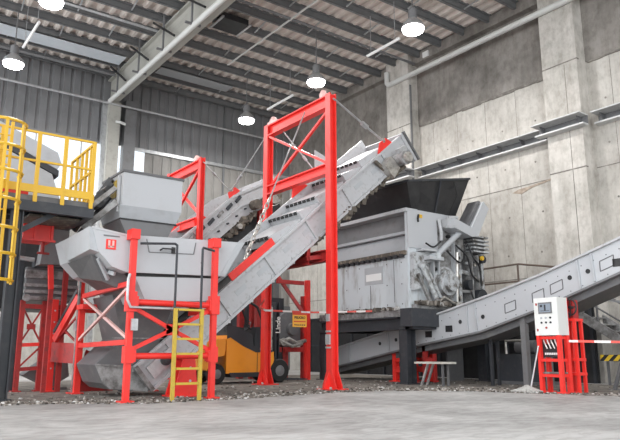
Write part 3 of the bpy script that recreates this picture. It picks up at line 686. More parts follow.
for z in (1.25,.68): t.part('rail', MB().beam((.6,12.57,ZP+z-.02),(3.82,12.57,ZP+z-.02),.04,.04), YEL)
for z in (1.25,.68): t.part('rail', MB().beam((3.82,12.57,ZP+z-.02),(3.82,14.2,ZP+z-.04),.045,.045), YEL)
for y in (12.85,13.15,13.45,13.8,14.2): t.part('baluster', MB().beam((3.83,y,ZP),(3.83,y,ZP+1.20),.05,.05), YEL)
k=t.part('column', MB().ibeam((2.50,12.72,.03),(2.50,12.72,ZP-.12),.2,.2,.025,(1,0,0)), DSTEEL); t.part('base_plate', B(2.34,2.66,12.56,12.88,0,.03), DSTEEL, k)
t.part('column', MB().ibeam((1.2,12.72,0),(1.2,12.72,ZP-.12),.2,.2,.025,(1,0,0)), DSTEEL)
t.part('knee_brace', MB().beam((2.6,12.85,3.1),(3.3,12.85,ZP-.2),.1,.1), DSTEEL)
t.part('drip_tray', B(2.75,3.7,12.9,14.05,3.42,3.46), GRIME)
for x in (2.76,3.66):
    for y in (12.92,14.0): t.part('tray_hanger', B(x,x+.03,y,y+.03,3.46,ZP-.12), DSTEEL)
t.done()
t = Thing('caged_ladder','yellow caged ladder rising to the platform at the left edge','ladder')
cx, cy, R = 2.0, 12.02, .38
for x in (cx-.22,cx+.22): t.part('stile', MB().beam((x,12.40,0),(x,12.40,5.05),.06,.05), YEL)
for q in range(17): t.part('rung', MB().tube([(cx-.22,12.40,.3+q*.28),(cx+.22,12.40,.3+q*.28)],.016,6), YEL)
def hoop(z): return MB().tube([(cx+R*math.sin(a),cy-R*.9*math.cos(a)+ .0,z) for a in [(-115+230*j/18)*PI/180 for j in range(19)]],.03,5)
for z in (2.05,2.5,2.95,3.45,3.95,4.4,4.86): t.part('hoop', hoop(z), YEL)
for a in (-100,-50,0,50,100):
    r=a*PI/180; t.part('cage_strap', MB().beam((cx+R*math.sin(r),cy-R*.9*math.cos(r),2.0),(cx+R*math.sin(r),cy-R*.9*math.cos(r),4.88),.05,.03,(math.sin(r),-math.cos(r),0)), YEL)
t.part('stand_off', MB().beam((cx-.22,12.4,3.7),(cx-.22,12.56,3.7),.05,.05).beam((cx+.22,12.4,3.7),(cx+.22,12.56,3.7),.05,.05), YEL)
t.done()
solo('ladder_guard','dark steel upright with pale edge standing behind the caged ladder foot','post', MB().box(2.22,2.34,13.0,13.15,0,3.78).box(2.20,2.22,12.99,13.05,0,2.2), DSTEEL)
t = Thing('infeed_conveyor','enclosed grey conveyor sloping down behind the yellow platform rail','conveyor')
t.part('casing', MB().xz([(.4,6.68),(3.70,5.40),(3.80,5.15),(3.72,5.0),(.4,6.38)],15.0,16.0), GREYB)
t.part('frame', MB().xz([(.4,6.36),(3.76,4.98),(3.76,4.84),(.4,6.22)],15.02,15.98), DSTEEL)
t.part('lower_casing', MB().xz([(.4,6.2),(3.62,4.88),(3.86,4.25),(.4,4.3)],15.05,15.95), GREYB)
t.part('leg', MB().beam((3.2,15.5,0),(3.2,15.5,4.3),.16,.16), DSTEEL)
t.part('leg', MB().beam((.8,15.5,0),(.8,15.5,4.4),.16,.16), DSTEEL)
t.done()
solo('platform_box','low red steel box standing on the platform behind the caged ladder','box', B(2.05,2.72,13.0,13.5,ZP,ZP+.27), RED)

# machinery under the platform
t = Thing('red_trough','red steel trough with ribbed sides under the platform','trough')
a,b_,c0,c1 = 2.85,3.44,13.75,14.35
t.part('tub', hollow(a,b_,c0,c1,3.13,3.54,.04).box(a,b_,c0,c1,3.10,3.13), RED)
t.part('rim', hollow(a-.04,b_+.04,c0-.04,c1+.04,3.52,3.56,.06), RED)
t.part('foot_rim', B(a-.03,b_+.04,c0-.04,c0+.02,3.08,3.12), RED)
for x in (3.05,3.38): t.part('rib', B(x,x+.05,c0-.035,c0,3.12,3.52), RED)
t.part('load', MB().add([(a+.05,c0+.05,3.5),(b_-.05,c0+.05,3.5),(b_-.05,c1-.05,3.5),(a+.05,c1-.05,3.5),(3.0,14.0,3.66),(3.3,14.1,3.62)],[(0,1,5,4),(1,2,5),(2,3,4,5),(3,0,4),(3,2,1,0)]), PALE, label='pale scrap heaped in the trough')
for x in (2.88,3.41):
    for y in (13.8,14.2): t.part('hanger', B(x-.015,x+.015,y-.015,y+.015,3.5,3.66), DSTEEL)
t.part('drain', MB().tube([(3.28,13.9,3.1),(3.28,13.9,2.86)],.04,8).tube([(3.18,13.9,2.86),(3.42,13.9,2.86)],.025,6), DRED)
t.done()
solo('transfer_chute','tall mid grey sheet metal chute beside the red trough','chute', MB().xz([(3.52,3.62),(3.96,3.78),(4.02,2.75),(3.42,2.72)],14.6,15.0), MIDGREY)
t = Thing('ribbed_separator','dirty dark grey ribbed separator box on the red frame at left','machine')
t.part('casing', MB().box(3.30,4.42,15.2,16.6,1.98,2.72), DKGREY)
for z,h_ in ((2.03,.04),(2.17,.035),(2.31,.035),(2.56,.09)): t.part('rib', B(3.26,4.44,15.12,15.22,z-h_,z+h_), DIRTY)
t.part('shaft', MB().tube([(2.9,15.06,2.90),(4.35,15.06,2.78)],.05,8), GALV, smooth=True)
t.part('flange', MB().lathe((3.32,15.12,2.02),(0,-1,0),[(.08,0),(.08,.05)],10), DIRTY)
t.part('flange', MB().lathe((3.30,15.14,2.6),(0,-1,0),[(.05,0),(.05,.05)],8), DIRTY)
t.part('shaft_support', B(3.40,3.48,15.0,15.25,2.70,2.92), DSTEEL)
t.part('shaft_support', B(4.28,4.36,15.0,15.25,2.66,2.86), DSTEEL)
t.done()
t = Thing('left_dark_filler','large dark box added to fill the dark behind the ribbed separator','filler')
t.part('filler', MB().box(2.6,4.7,17.2,18.6,1.9,4.6), BLACK)  # black box added only to darken the background at left
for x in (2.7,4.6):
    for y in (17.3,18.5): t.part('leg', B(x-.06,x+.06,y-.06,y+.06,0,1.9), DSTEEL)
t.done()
t = Thing('support_stand','dark red braced stand under the ribbed separator at left','stand','red stands under the machines')
for x,y,w_ in ((3.30,15.32,.05),(3.76,15.32,.05),(3.38,16.5,.06),(4.34,16.5,.06)):
    k=t.part('post', B(x-w_,x+w_,y-w_,y+w_,.03,1.98), DRED); t.part('base_plate', B(x-.10,x+.10,y-.10,y+.10,0,.03), DRED, k)
t.part('beam', MB().beam((3.35,15.32,1.0),(3.71,15.32,1.02),.08,.08), RED)
t.part('beam', MB().beam((3.35,15.32,1.85),(4.30,15.32,1.85),.09,.1), DRED)
t.part('beam', MB().beam((3.35,15.32,.48),(3.71,15.32,.50),.06,.08), DRED)
for z in (1.08,.52):
    t.part('brace', MB().beam((3.34,15.30,z+.02),(3.72,15.30,z+(.72 if z>1 else .42)),.035,.035), DRED)
t.part('brace', MB().beam((3.34,15.34,1.78),(3.72,15.34,1.1),.035,.035), DRED)
t.part('joint_plate', B(3.42,3.60,15.28,15.30,1.34,1.46), DRED)
t.part('beam', MB().beam((3.82,15.34,1.3),(4.3,15.34,1.3),.08,.1), DRED)
t.done()
t = Thing('support_stand','tall red braced stand between the ribbed separator and the logo hopper','stand','red stands under the machines')
for x,y,z,w_ in ((3.90,14.98,2.0,.065),(4.17,14.02,2.55,.055)):
    k=t.part('post', B(x-w_,x+w_,y-w_,y+w_,.03,z), RED); t.part('base_plate', B(x-.13,x+.13,y-.13,y+.13,0,.03), RED, k)
t.part('panel_beam', MB().beam((3.90,14.9,.85),(4.17,14.08,.82),.06,.42), DRED)
t.part('inclined_beam', MB().beam((3.93,14.86,1.10),(4.16,14.1,2.02),.09,.15), RED)
t.part('inclined_beam', MB().beam((3.90,14.88,1.28),(4.12,14.1,2.16),.04,.06), DSTEEL)
t.part('brace', MB().beam((3.93,14.9,1.05),(4.15,14.1,1.6),.04,.04), DRED)
t.part('brace', MB().beam((3.95,14.9,1.5),(4.17,14.1,1.05),.04,.04), DRED)
t.part('upright', B(4.09,4.13,13.9,13.98,.0,2.4), DIRTY)
t.part('gusset', B(4.05,4.26,13.94,13.98,2.45,2.6), RED)
t.part('gusset', B(4.05,4.26,13.94,13.98,1.28,1.48), GALV)
for q in range(6): t.part('bolt', MB().lathe((3.9,14.915,.5+q*.25),(0,-1,0),[(.018,0),(.018,.015)],6), GALV)
t.done()
t = Thing('scrap_chute','low sloping grey chute among red legs at the left','chute')
t.part('plate', MB().prism([(3.5,15.6,.35),(4.4,15.6,1.0),(4.5,15.6,.3),(4.1,15.6,.05)],(0,.5,0)), MIDGREY)
t.part('skid', B(3.75,4.45,15.55,15.65,0,.06), DKGREY); t.done()
solo('low_hopper','dark red sheet metal guard near the floor behind the stand posts','guard', MB().prism([(4.35,14.6,0),(5.2,14.6,0),(4.9,14.6,.75),(4.55,14.6,.9)],(0,.06,0)), DRED)
t = Thing('red_chute_arm','pair of red inclined struts left of the square hopper','strut')
t.part('strut', MB().beam((4.05,14.85,2.8),(4.45,14.85,3.55),.12,.12), RED)
t.part('strut', MB().beam((3.72,14.72,2.2),(3.62,14.72,3.3),.1,.1), RED)
t.part('tie', MB().beam((3.7,14.75,2.95),(4.2,14.85,3.05),.06,.06), DRED)
t.part('foot', MB().beam((4.05,14.85,0),(4.05,14.85,2.82),.1,.1).beam((3.72,14.72,0),(3.72,14.72,2.22),.09,.09), DRED); t.done()

# ------------------------------------------------------------------ forklift
t = Thing('forklift','orange and charcoal forklift truck parked behind the red frame','forklift')
fy0, fy1 = 15.62, 16.72
k=t.part('chassis', MB().xz([(8.25,.28),(9.68,.28),(9.78,.62),(9.78,.86),(9.2,.86),(8.75,1.05),(8.35,1.30),(8.25,1.30)],fy0,fy1), ORANGE)
t.part('sill', MB().xz([(8.40,.18),(9.66,.18),(9.68,.30),(8.35,.30)],fy0-.02,fy1+.02), CHAR, k)
t.part('seam', B(9.22,9.235,fy0-.004,fy0,.3,.84), BLACK, k)
cw = MB().xz([(7.55,.40),(7.50,.75),(7.58,1.10),(7.75,1.16),(8.24,1.20),(8.24,.9),(8.2,.75),(8.02,.72),(7.78,.60),(7.70,.36)],fy0+.03,fy1-.03)
t.part('counterweight', cw, ORANGE)
t.part('engine_cover', MB().xz([(8.26,1.20),(8.24,1.55),(8.5,1.55),(9.05,1.32),(9.1,1.02),(9.72,.90),(9.72,.84),(9.18,.84),(8.78,1.0),(8.36,1.24)],fy0-.01,fy1+.01), CHAR)
t.part('lettering', B(9.3,9.65,fy0-.016,fy0-.01,.90,.97), MIDGREY)
sk=t.part('seat', MB().xz([(8.42,1.42),(8.95,1.38),(8.95,1.52),(8.58,1.56),(8.42,2.0),(8.30,1.98)],fy0+.3,fy1-.3), BLACK)
t.part('dashboard', MB().xz([(9.25,1.0),(9.55,.95),(9.5,1.55),(9.3,1.55)],fy0+.2,fy1-.2), CHAR)
t.part('steering_wheel', MB().tube([(9.16+.06*math.cos(a),16.1+.16*math.sin(a),1.58+.14*math.cos(a)) for a in [2*PI*j/14 for j in range(14)]],.018,5,True).tube([(9.16,16.1,1.58),(9.35,16.1,1.45)],.02,5), BLACK)
og=MB()
for y in (fy0+.12,fy1-.12):
    og.tube([(8.25,y,1.4),(8.3,y,1.8),(8.45,y,2.12),(8.65,y,2.22),(9.05,y,2.22),(9.28,y,2.1),(9.5,y,1.6),(9.55,y,.95)],.04,6)
for x in (8.62,8.78,8.94,9.1): og.tube([(x,fy0+.12,2.22),(x,fy1-.12,2.22)],.022,5)
t.part('overhead_guard', og, BLACK, smooth=True)
mk=t.part('mast', MB().chan((9.98,fy0+.2,.12),(9.98,fy0+.2,2.28),.12,.16,.03,(1,0,0)).chan((9.98,fy1-.2,.12),(9.98,fy1-.2,2.28),.12,.16,.03,(1,0,0)).box(9.92,10.04,fy0+.2,fy1-.2,2.2,2.28).box(9.92,10.04,fy0+.2,fy1-.2,1.2,1.28), CHAR)
t.part('lettering', text_mb('Linde',.22,(10.0,fy0+.128,1.62),(0,0,1),(-1,0,0),.004,.004), WHITE, mk, label='white vertical lettering')
t.part('lift_cylinder', MB().tube([(9.93,fy0+.36,.2),(9.93,fy0+.36,2.15)],.04,8).tube([(9.93,fy1-.36,.2),(9.93,fy1-.36,2.15)],.04,8), STEEL, smooth=True)
t.part('carriage', B(10.06,10.12,fy0+.12,fy1-.12,.35,.45).box(10.06,10.12,fy0+.12,fy1-.12,.7,.8).box(10.06,10.12,fy0+.2,fy0+.26,.35,.8).box(10.06,10.12,fy1-.26,fy1-.2,.35,.8), BLACK)
for y in (fy0+.3,fy1-.3): t.part('fork', MB().xz([(10.12,.85),(10.16,.85),(10.18,.12),(11.15,.08),(11.15,.05),(10.12,.05)],y-.05,y+.05), DSTEEL)
for x,r,yy in ((7.98,.27,fy0),(9.98,.33,fy0),(7.98,.27,fy1-.2),(9.98,.33,fy1-.2)):
    if x>9: yy = fy0-.02 if yy==fy0 else fy1-.18
    wk=t.part('tyre', MB().lathe((x,yy,r),(0,1,0),[(r*.6,0),(r*.9,0),(r,.04),(r,.16),(r*.9,.2),(r*.6,.2)],24), RUBBER, smooth=True)
    t.part('hub', MB().lathe((x,yy-.005,r),(0,1,0),[(r*.2,-.02),(r*.35,0),(r*.58,.01),(r*.58,.19)],14), MIDGREY, wk, True)
t.part('axle', MB().tube([(9.98,fy0+.1,.33),(9.98,fy1-.1,.33)],.08,8).box(9.7,9.98,fy0+.25,fy1-.25,.22,.45).tube([(7.98,fy0+.1,.27),(7.98,fy1-.1,.27)],.06,8), CHAR)
for p_ in t.parts:
    for v_ in p_[1].v: v_.x += .38
t.done()

# tape and sign
t = Thing('rear_dark_filler','large dark housing added to fill the dark behind the forklift','machine')
t.part('housing', B(9.6,13.6,20.6,21.8,.5,4.6), DKGREY)  # made-up dark mass, added to deepen the shade behind the forklift
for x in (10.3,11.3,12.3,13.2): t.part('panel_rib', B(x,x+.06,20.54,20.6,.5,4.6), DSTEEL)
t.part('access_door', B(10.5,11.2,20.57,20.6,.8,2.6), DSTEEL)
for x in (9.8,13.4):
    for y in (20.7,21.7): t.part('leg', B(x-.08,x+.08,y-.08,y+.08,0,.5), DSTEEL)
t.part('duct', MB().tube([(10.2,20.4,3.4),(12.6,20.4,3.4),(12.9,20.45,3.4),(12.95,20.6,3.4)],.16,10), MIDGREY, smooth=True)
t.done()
t = Thing('warning_sign','yellow and red warning card hanging on the tape right of the forklift','sign')
sx0,sx1,sy,sz0,sz1=10.18,10.66,14.72,1.53,1.93
k=t.part('card', B(sx0,sx1,sy,sy+.01,sz0,sz1), MUSTARD)
t.part('red_band', B(sx0,sx1,sy-.004,sy,sz1-.07,sz1), SIGNRED, k)
t.part('lettering', text_mb('PELIGRO',.095,((sx0+sx1)/2,sy-.003,sz1-.145),(1,0,0),(0,0,1),.002,.003), BLACK, k)
t.part('red_line', B(sx0+.04,sx1-.04,sy-.004,sy,sz0+.135,sz0+.165), SIGNRED, k)
for q in range(6): t.part('small_print', B(sx0+.06+q*.065,sx0+.10+q*.065,sy-.004,sy,sz0+.04,sz0+.075), BROWN, k)
t.done()
solo('barrier_tape','red and white barrier tape strung past the tall red frame to the shredder','tape', MB().beam((7.75,12.32,2.02),(8.6,13.9,1.95),.01,.05).beam((8.6,13.9,1.95),(9.22,14.62,1.94),.01,.05).beam((9.22,14.62,1.94),(10.9,14.74,1.95),.01,.05).beam((10.9,14.74,1.95),(12.38,13.9,2.0),.01,.05), TAPE)
solo('barrier_tape','red and white barrier tape strung right of the control stand','tape', MB().beam((12.62,8.02,1.08),(13.5,6.3,1.03),.01,.05).beam((13.5,6.3,1.03),(14.0,5.3,1.05),.01,.05), TAPE)

# machine on red legs behind the forklift
t = Thing('sorting_drum','dark machine with brass coloured hoses on red legs beyond the forklift','machine')
t.part('drum', MB().tube([(11.6,16.9,1.55),(11.6,18.4,1.55)],.55,16), DSTEEL, smooth=True)
t.part('end_plate', MB().lathe((11.6,16.9,1.55),(0,-1,0),[(.58,0),(.58,.05),(.2,.06),(.18,.2)],16), DKGREY, smooth=True)
t.part('frame', MB().box(11.4,11.52,16.9,17.02,0,1.0).box(11.95,12.07,16.7,16.85,0,2.6).box(11.3,12.07,16.72,16.85,.85,1.0).box(11.0,11.15,18.3,18.45,0,2.6).box(11.95,12.07,18.3,18.45,0,2.6).box(11.0,12.07,18.3,18.45,.85,1.0).box(11.0,11.15,16.7,18.45,.85,1.0), DRED)
t.part('post', B(12.0,12.13,16.55,16.7,0,3.1), RED)
t.part('brace', MB().beam((11.1,16.9,3.2),(11.95,16.62,2.0),.1,.1).beam((10.9,16.62,3.0),(11.9,16.62,3.0),.1,.12), DRED)
t.part('hose', MB().tube([(10.9,16.45,1.1),(11.2,16.4,1.25),(11.5,16.42,1.12),(11.9,16.5,1.2)],.06,8).tube([(10.85,16.4,1.2),(11.3,16.35,1.02),(11.7,16.4,1.1)],.05,8).lathe((11.0,16.4,1.15),(0,-1,0),[(.12,0),(.12,.05)],10), STEEL, smooth=True)
t.part('panel', B(11.0,11.95,17.8,17.85,.3,2.6), DSTEEL)
t.done()
solo('slim_dark_filler','tall dark box added to fill the dark between the red posts','cabinet', MB().box(11.0,12.0,19.2,20.0,0,3.2).box(11.05,11.48,19.17,19.2,.1,3.1).box(11.52,11.95,19.17,19.2,.1,3.1), DSTEEL)  # dark box added as filling for the shaded gap

# ------------------------------------------------------------------ shredder
SX0,SX1,SY0,SY1 = 12.55,14.35,12.55,16.1
t = Thing('shredder','large grey industrial shredder with black feed hopper on the dark steel platform','shredder')
mb=MB()
hs=t.part('housing', MB().box(SX0+.30,SX1,SY0,SY1,2.0,4.80).box(SX0,SX0+.3,SY0,SY0+.10,2.0,4.80).box(SX0,SX0+.3,SY1-.1,SY1,2.0,4.8), SHRED)
t.part('front_panel', B(SX0-.01,SX1,SY0-.03,SY0,3.70,4.80), GREY, hs)
t.part('top_ledge', B(SX0-.06,SX0+.4,SY0-.02,SY1,4.72,4.82), PALE)
t.part('recess_plate', B(SX0+.26,SX0+.30,SY0+.1,SY1-.1,3.6,4.75), MIDGREY)
t.part('recess_shelf', MB().yz([(SY0+.1,4.12),(SY1-.1,4.12),(SY1-.1,4.20),(SY0+.1,4.20)],SX0+.1,SX0+.3), GREYB)
t.part('recess_slope', MB().hexa([(SX0+.05,SY0+.1,3.62),(SX0+.3,SY0+.1,3.62),(SX0+.3,SY1-.1,3.62),(SX0+.05,SY1-.1,3.62),(SX0+.25,SY0+.1,4.1),(SX0+.3,SY0+.1,4.1),(SX0+.3,SY1-.1,4.1),(SX0+.25,SY1-.1,4.1)]), GREYB)
k=t.part('comb_rail', B(SX0-.08,SX0+.12,SY0+.05,SY1,3.50,3.62), GRIME)
for q in range(15): t.part('comb_tooth', B(SX0-.10,SX0+.0,SY0+.12+q*.235,SY0+.27+q*.235,3.42,3.52), BLACK, k)
sp=t.part('side_plate', B(SX0-.02,SX0+.28,SY0+.015,SY1-.015,2.01,3.48), SHRED)
t.part('seam', B(SX0-.026,SX0-.02,14.1,14.12,2.0,2.75).box(SX0-.026,SX0-.02,13.1,13.115,2.2,3.4), DKGREY, sp)
k=t.part('label_plate', B(SX0-.035,SX0-.02,13.55,14.35,2.78,3.28), GREYB, sp)
t.part('label', B(SX0-.042,SX0-.035,13.62,14.28,2.88,3.08), WHITE, k)
mb=MB()
for y in (12.8,13.4,14.6,15.2,15.8):
    for z in (2.15,2.7,3.3): mb.lathe((SX0-.03,y,z),(1,0,0),[(.02,0),(.02,.02)],6)
t.part('bolt', mb, DKGREY, sp)
# black feed hopper
rim=[(12.35,12.32,5.52),(15.02,12.32,6.0),(15.2,16.4,6.0),(12.35,16.4,5.6)]
bot=[(12.75,12.62,4.82),(14.65,12.62,4.82),(14.65,16.0,4.82),(12.75,16.0,4.82)]
mb=MB()
for i in range(4):
    j=(i+1)%4; a,b,c,d_=[V(p) for p in (bot[i],bot[j],rim[j],rim[i])]
    n=(b-a).cross(d_-a).normalized()*.03; mb.hexa([a,b,b-n,a-n,d_,c,c-n,d_-n])
hp=t.part('feed_hopper', mb, BLACK, label='black flared feed hopper')
t.part('corner_gusset', MB().prism([(12.34,12.34,5.50),(12.9,12.30,5.60),(12.98,12.58,4.84),(12.74,12.60,4.84)],(.01,-.03,0)), BLACK, hp)
t.part('rim_bar', MB().beam(V(rim[0])+V((0,-.02,0)),V(rim[1])+V((0,-.02,0)),.05,.06).beam(rim[0],rim[3],.05,.06), DSTEEL, hp)
t.part('hopper_rib', MB().beam((13.7,12.28,5.72),(13.75,12.6,4.84),.04,.05).beam((13.72,12.28,5.7),(13.75,12.6,4.86),.02,.02), DSTEEL, hp)
# front end machinery (faces the viewer)
t.part('hook', MB().tube([(12.95,SY0-.06,4.66),(12.9,SY0-.08,4.55),(12.93,SY0-.06,4.45)],.03,6), BLACK)
t.part('marker', B(13.0,13.12,SY0-.045,SY0-.03,4.58,4.68), YEL, label='yellow marker on the front panel')
t.part('end_frame', MB().box(14.35,15.75,12.75,13.6,2.0,3.9), DKGREY)
t.part('end_frame', MB().box(14.35,15.3,12.85,14.5,3.9,4.75), DIRTY)
t.part('end_plate', B(14.3,14.95,12.62,12.75,3.5,4.7), DIRTY)
t.part('dark_backing', B(13.34,14.36,SY0-.015,SY0,2.0,3.69), DIRTY)  # added dark plates: shade of the recesses put into their colour
t.part('dark_backing', B(13.72,14.36,SY0-.045,SY0-.03,3.72,4.60), DIRTY)
for x,z0,z1 in ((13.4,2.2,3.6),(13.62,3.0,3.7),(14.28,2.1,4.6),(15.05,2.1,3.8),(15.32,2.2,3.7)): t.part('rib_plate', B(x,x+.05,SY0-.14,SY0+.25,z0,z1), GREYB if x<14.3 else DIRTY)
for x,z in ((13.5,3.15),(13.5,2.5),(14.5,3.55),(14.5,3.0),(14.5,2.4),(15.2,3.4),(15.2,3.0),(14.1,3.9),(14.1,4.15)): t.part('fitting', MB().tube([(x,SY0-.02,z),(x,SY0-.14,z)],.05,8), RUBBER if int(z*10)%2 else STEEL)
t.part('lifting_rope', MB().tube([(14.35,12.36,5.86),(14.40,12.30,5.4),(14.25,12.45,4.95),(14.1,12.42,4.66)],.018,6), RUBBER)
fl=t.part('rotor_flange', MB().lathe((13.95,SY0,2.78),(0,-1,0),[(.48,0),(.48,.07),(.36,.08),(.36,.2),(.25,.22),(.25,.36),(.16,.37)],24), WORN, smooth=True)
t.part('flange_bolt', MB().merge(sum_mb) if False else MB().lathe((13.95,SY0-.07,2.78),(0,-1,0),[(.42,0),(.42,.015),(.40,.016)],16), DIRTY, fl)
t.part('side_bracket', MB().xz([(12.6,3.55),(13.35,3.62),(13.35,3.35),(13.0,3.25),(12.95,2.6),(12.6,2.5)],SY0-.16,SY0), WORN)
t.part('shelf_bracket', MB().box(13.0,13.55,SY0-.4,SY0-.02,3.36,3.46).box(12.85,13.35,SY0-.35,SY0-.02,3.60,3.66), GREY)
k=t.part('hydraulic_cylinder', MB().tube([(13.35,SY0-.3,3.50),(14.4,SY0-.3,4.28)],.085,12), GREYB, smooth=True)
t.part('piston_rod', MB().tube([(14.4,SY0-.3,4.28),(14.75,SY0-.28,4.55)],.05,10), STEEL, k, True)
t.part('clevis', MB().box(13.25,13.42,SY0-.42,SY0-.02,3.40,3.56).box(14.65,14.85,SY0-.4,12.8,4.45,4.62), SHRED, k)
t.part('hydraulic_cylinder', MB().tube([(12.85,SY0-.24,3.15),(13.45,SY0-.24,2.15)],.07,12).tube([(12.8,SY0-.24,3.25),(12.85,SY0-.24,3.15)],.1,12), WORN, smooth=True)
t.part('strut', MB().beam((12.70,SY0-.2,2.95),(13.2,SY0-.2,2.1),.08,.08), DIRTY)
t.part('hydraulic_cylinder', MB().tube([(13.05,SY0-.16,3.2),(13.6,SY0-.16,2.35)],.06,10), WORN, smooth=True)
# bent pale arm
ar=t.part('drive_guard', MB().xz([(13.95,4.62),(14.70,4.42),(15.28,5.28),(15.52,5.10),(14.98,4.20),(14.70,4.14),(13.95,4.34)],SY0-.5,SY0-.02), GREY, label='bent pale grey drive guard')
t.part('guard_edge', MB().xz([(14.69,4.46),(15.24,5.29),(15.14,5.30),(14.56,4.5)],SY0-.42,SY0-.02), DKGREY, ar)
t.part('valve_block', MB().tube([(13.85,SY0-.2,4.50),(14.15,SY0-.2,4.42)],.13,10).tube([(13.72,SY0-.12,4.6),(13.75,SY0-.16,4.2),(13.78,SY0-.12,4.0)],.05,8).box(13.85,14.2,SY0-.35,SY0-.03,4.35,4.62).tube([(13.9,SY0-.3,4.66),(14.3,SY0-.3,4.7)],.05,8), PALE, smooth=True)
k=t.part('fin_stack', B(15.25,15.8,12.52,13.2,3.78,4.30), DKGREY)
for q in range(5): t.part('fin', B(15.18,15.90,12.42,13.2,3.80+q*.115,3.85+q*.115), WORN, k)
t.part('upright', MB().beam((14.65,12.6,2.0),(14.65,12.6,3.95),.14,.12).beam((15.7,12.6,2.0),(15.7,12.6,3.9),.10,.1).beam((14.65,12.6,3.2),(15.7,12.6,3.05),.08,.12).beam((14.95,12.55,3.45),(15.6,12.55,3.3),.06,.08), WORN)
t.part('lower_beam', MB().beam((12.6,SY0-.1,2.06),(15.9,SY0-.1,2.06),.14,.12).beam((14.7,12.55,2.6),(15.7,12.55,2.6),.08,.08), DIRTY)
hb=[]
for pts in ([(14.3,12.35,3.9),(14.7,12.3,3.6),(14.95,12.35,3.1),(15.3,12.4,2.9)],[(14.9,12.4,4.0),(15.05,12.35,3.6),(15.35,12.38,3.35),(15.5,12.45,2.8)],[(13.9,12.35,3.7),(14.3,12.28,3.4),(14.6,12.35,3.5),(14.75,12.4,3.95)],[(15.0,12.45,2.6),(15.1,12.4,2.3),(15.4,12.4,2.2)],[(13.5,12.2,3.9),(13.2,12.2,3.72),(12.9,12.2,3.8)]):
    t.part('hose', MB().tube(curve(pts),.026,7), BLACK, smooth=True)
t.part('drive_pulley', MB().tube([(15.35,12.6,2.45),(15.35,12.3,2.45)],.22,14).tube([(15.0,12.6,2.8),(15.0,12.42,2.8)],.15,12), DSTEEL, smooth=True)
t.part('cap', MB().tube([(15.6,12.55,3.6),(15.6,12.4,3.6)],.12,10), DSTEEL, smooth=True)
t.part('cap_mark', MB().tube([(15.5,12.42,3.62),(15.5,12.36,3.62)],.07,8), YEL, label='yellow cap')
t.part('pipe', MB().tube([(13.3,12.3,2.12),(13.6,12.25,2.35),(13.9,12.2,2.2),(14.3,12.3,2.15)],.04,7).tube([(14.35,12.45,2.1),(14.4,12.4,3.7)],.05,7), STEEL, smooth=True)
mbx=MB()
for q in range(160):
    yy=SY0-.3+rr.random()*.28; x_=12.7+rr.random()*2.2; s_=.03+.04*rr.random(); p=V((x_,yy,2.13+s_*.6))
    mbx.hexa([p+V((rr.uniform(-1,1),rr.uniform(-1,1),rr.uniform(-1,1)))*s_*.4 + V((a*s_,b*s_,c*s_)) for c in (-1,1) for a,b in ((-1,-1),(1,-1),(1,1),(-1,1))])
t.part('caked_scrap', mbx, CHIPS, kind='stuff')
t.done()

t = Thing('machine_platform','dark steel beam platform carrying the grey shredder','platform')
for x,y in ((12.62,12.75),(12.62,16.35),(15.85,12.75),(15.85,16.35)):
    k=t.part('leg', MB().ibeam((x,y,.03),(x,y,1.45),.30,.34,.035,(1,0,0)), DSTEEL); t.part('base_plate', B(x-.24,x+.24,y-.24,y+.24,0,.03), DSTEEL, k)
t.part('side_beam', MB().ibeam((12.55,12.9,1.62),(12.55,16.5,1.62),.30,.36,.04), DSTEEL)
t.part('side_beam', MB().ibeam((15.85,12.6,1.62),(15.85,16.5,1.62),.30,.36,.04), DSTEEL)
t.part('front_beam', B(12.25,15.95,12.2,12.62,1.52,2.0), DSTEEL)
t.part('leg_cap', B(12.40,13.0,12.45,13.05,1.45,1.52).box(12.4,15.9,12.3,12.6,1.45,1.52), DSTEEL)
t.part('back_beam', MB().ibeam((12.5,16.35,1.62),(15.9,16.35,1.62),.30,.36,.04), DSTEEL)
t.part('top_plate', B(12.45,16.0,12.62,16.5,1.8,2.0), DIRTY)
mbx=MB()
for q in range(140):
    yy=12.9+rr.random()*3.2; s_=.02+.035*rr.random(); p=V((12.42+rr.random()*.1,yy,2.0+s_*.5))
    mbx.hexa([p+V((rr.uniform(-1,1),rr.uniform(-1,1),rr.uniform(-1,1)))*s_*.4 + V((a*s_,b*s_,c*s_)) for c in (-1,1) for a,b in ((-1,-1),(1,-1),(1,1),(-1,1))])
t.part('scrap_layer', mbx, CHIPS, kind='stuff')
t.done()

# ------------------------------------------------------------------ discharge conveyor to the right
OX0, OX1 = 13.3, 14.5
TOP=[(17.2,.86),(13.03,1.68),(10.44,2.25),(8.96,2.62),(6.96,3.22),(4.6,3.98)]
BOT=[(17.2,.32),(13.1,1.04),(10.79,1.38),(9.03,1.86),(7.03,2.52),(4.6,3.32)]
def oside(x0,x1): return MB().yz([(y,z) for y,z in TOP]+[(y,z) for y,z in reversed(BOT)],x0,x1)
t = Thing('discharge_conveyor','long pale grey conveyor running from under the shredder up to the right edge','conveyor')
s0=t.part('side_panel', oside(OX0,OX0+.05), GREY)
def strip(lst,dz0,dz1,x0,x1): return MB().yz([(y,z+dz0) for y,z in lst]+[(y,z+dz1) for y,z in reversed(lst)],x0,x1)
t.part('top_flange', strip(TOP,.03,-.02,OX0-.08,OX0+.08), PALE, s0)
t.part('side_panel', oside(OX1-.05,OX1), GREY)
t.part('belt', strip(TOP,-.12,-.15,OX0+.05,OX1-.05), RUBBER)
t.part('return_belt', strip(BOT,-.02,-.20,OX0+.14,OX1-.1), DKGREY)
t.part('base_frame', strip(BOT,.0,-.05,OX0-.03,OX1+.03), MIDGREY)
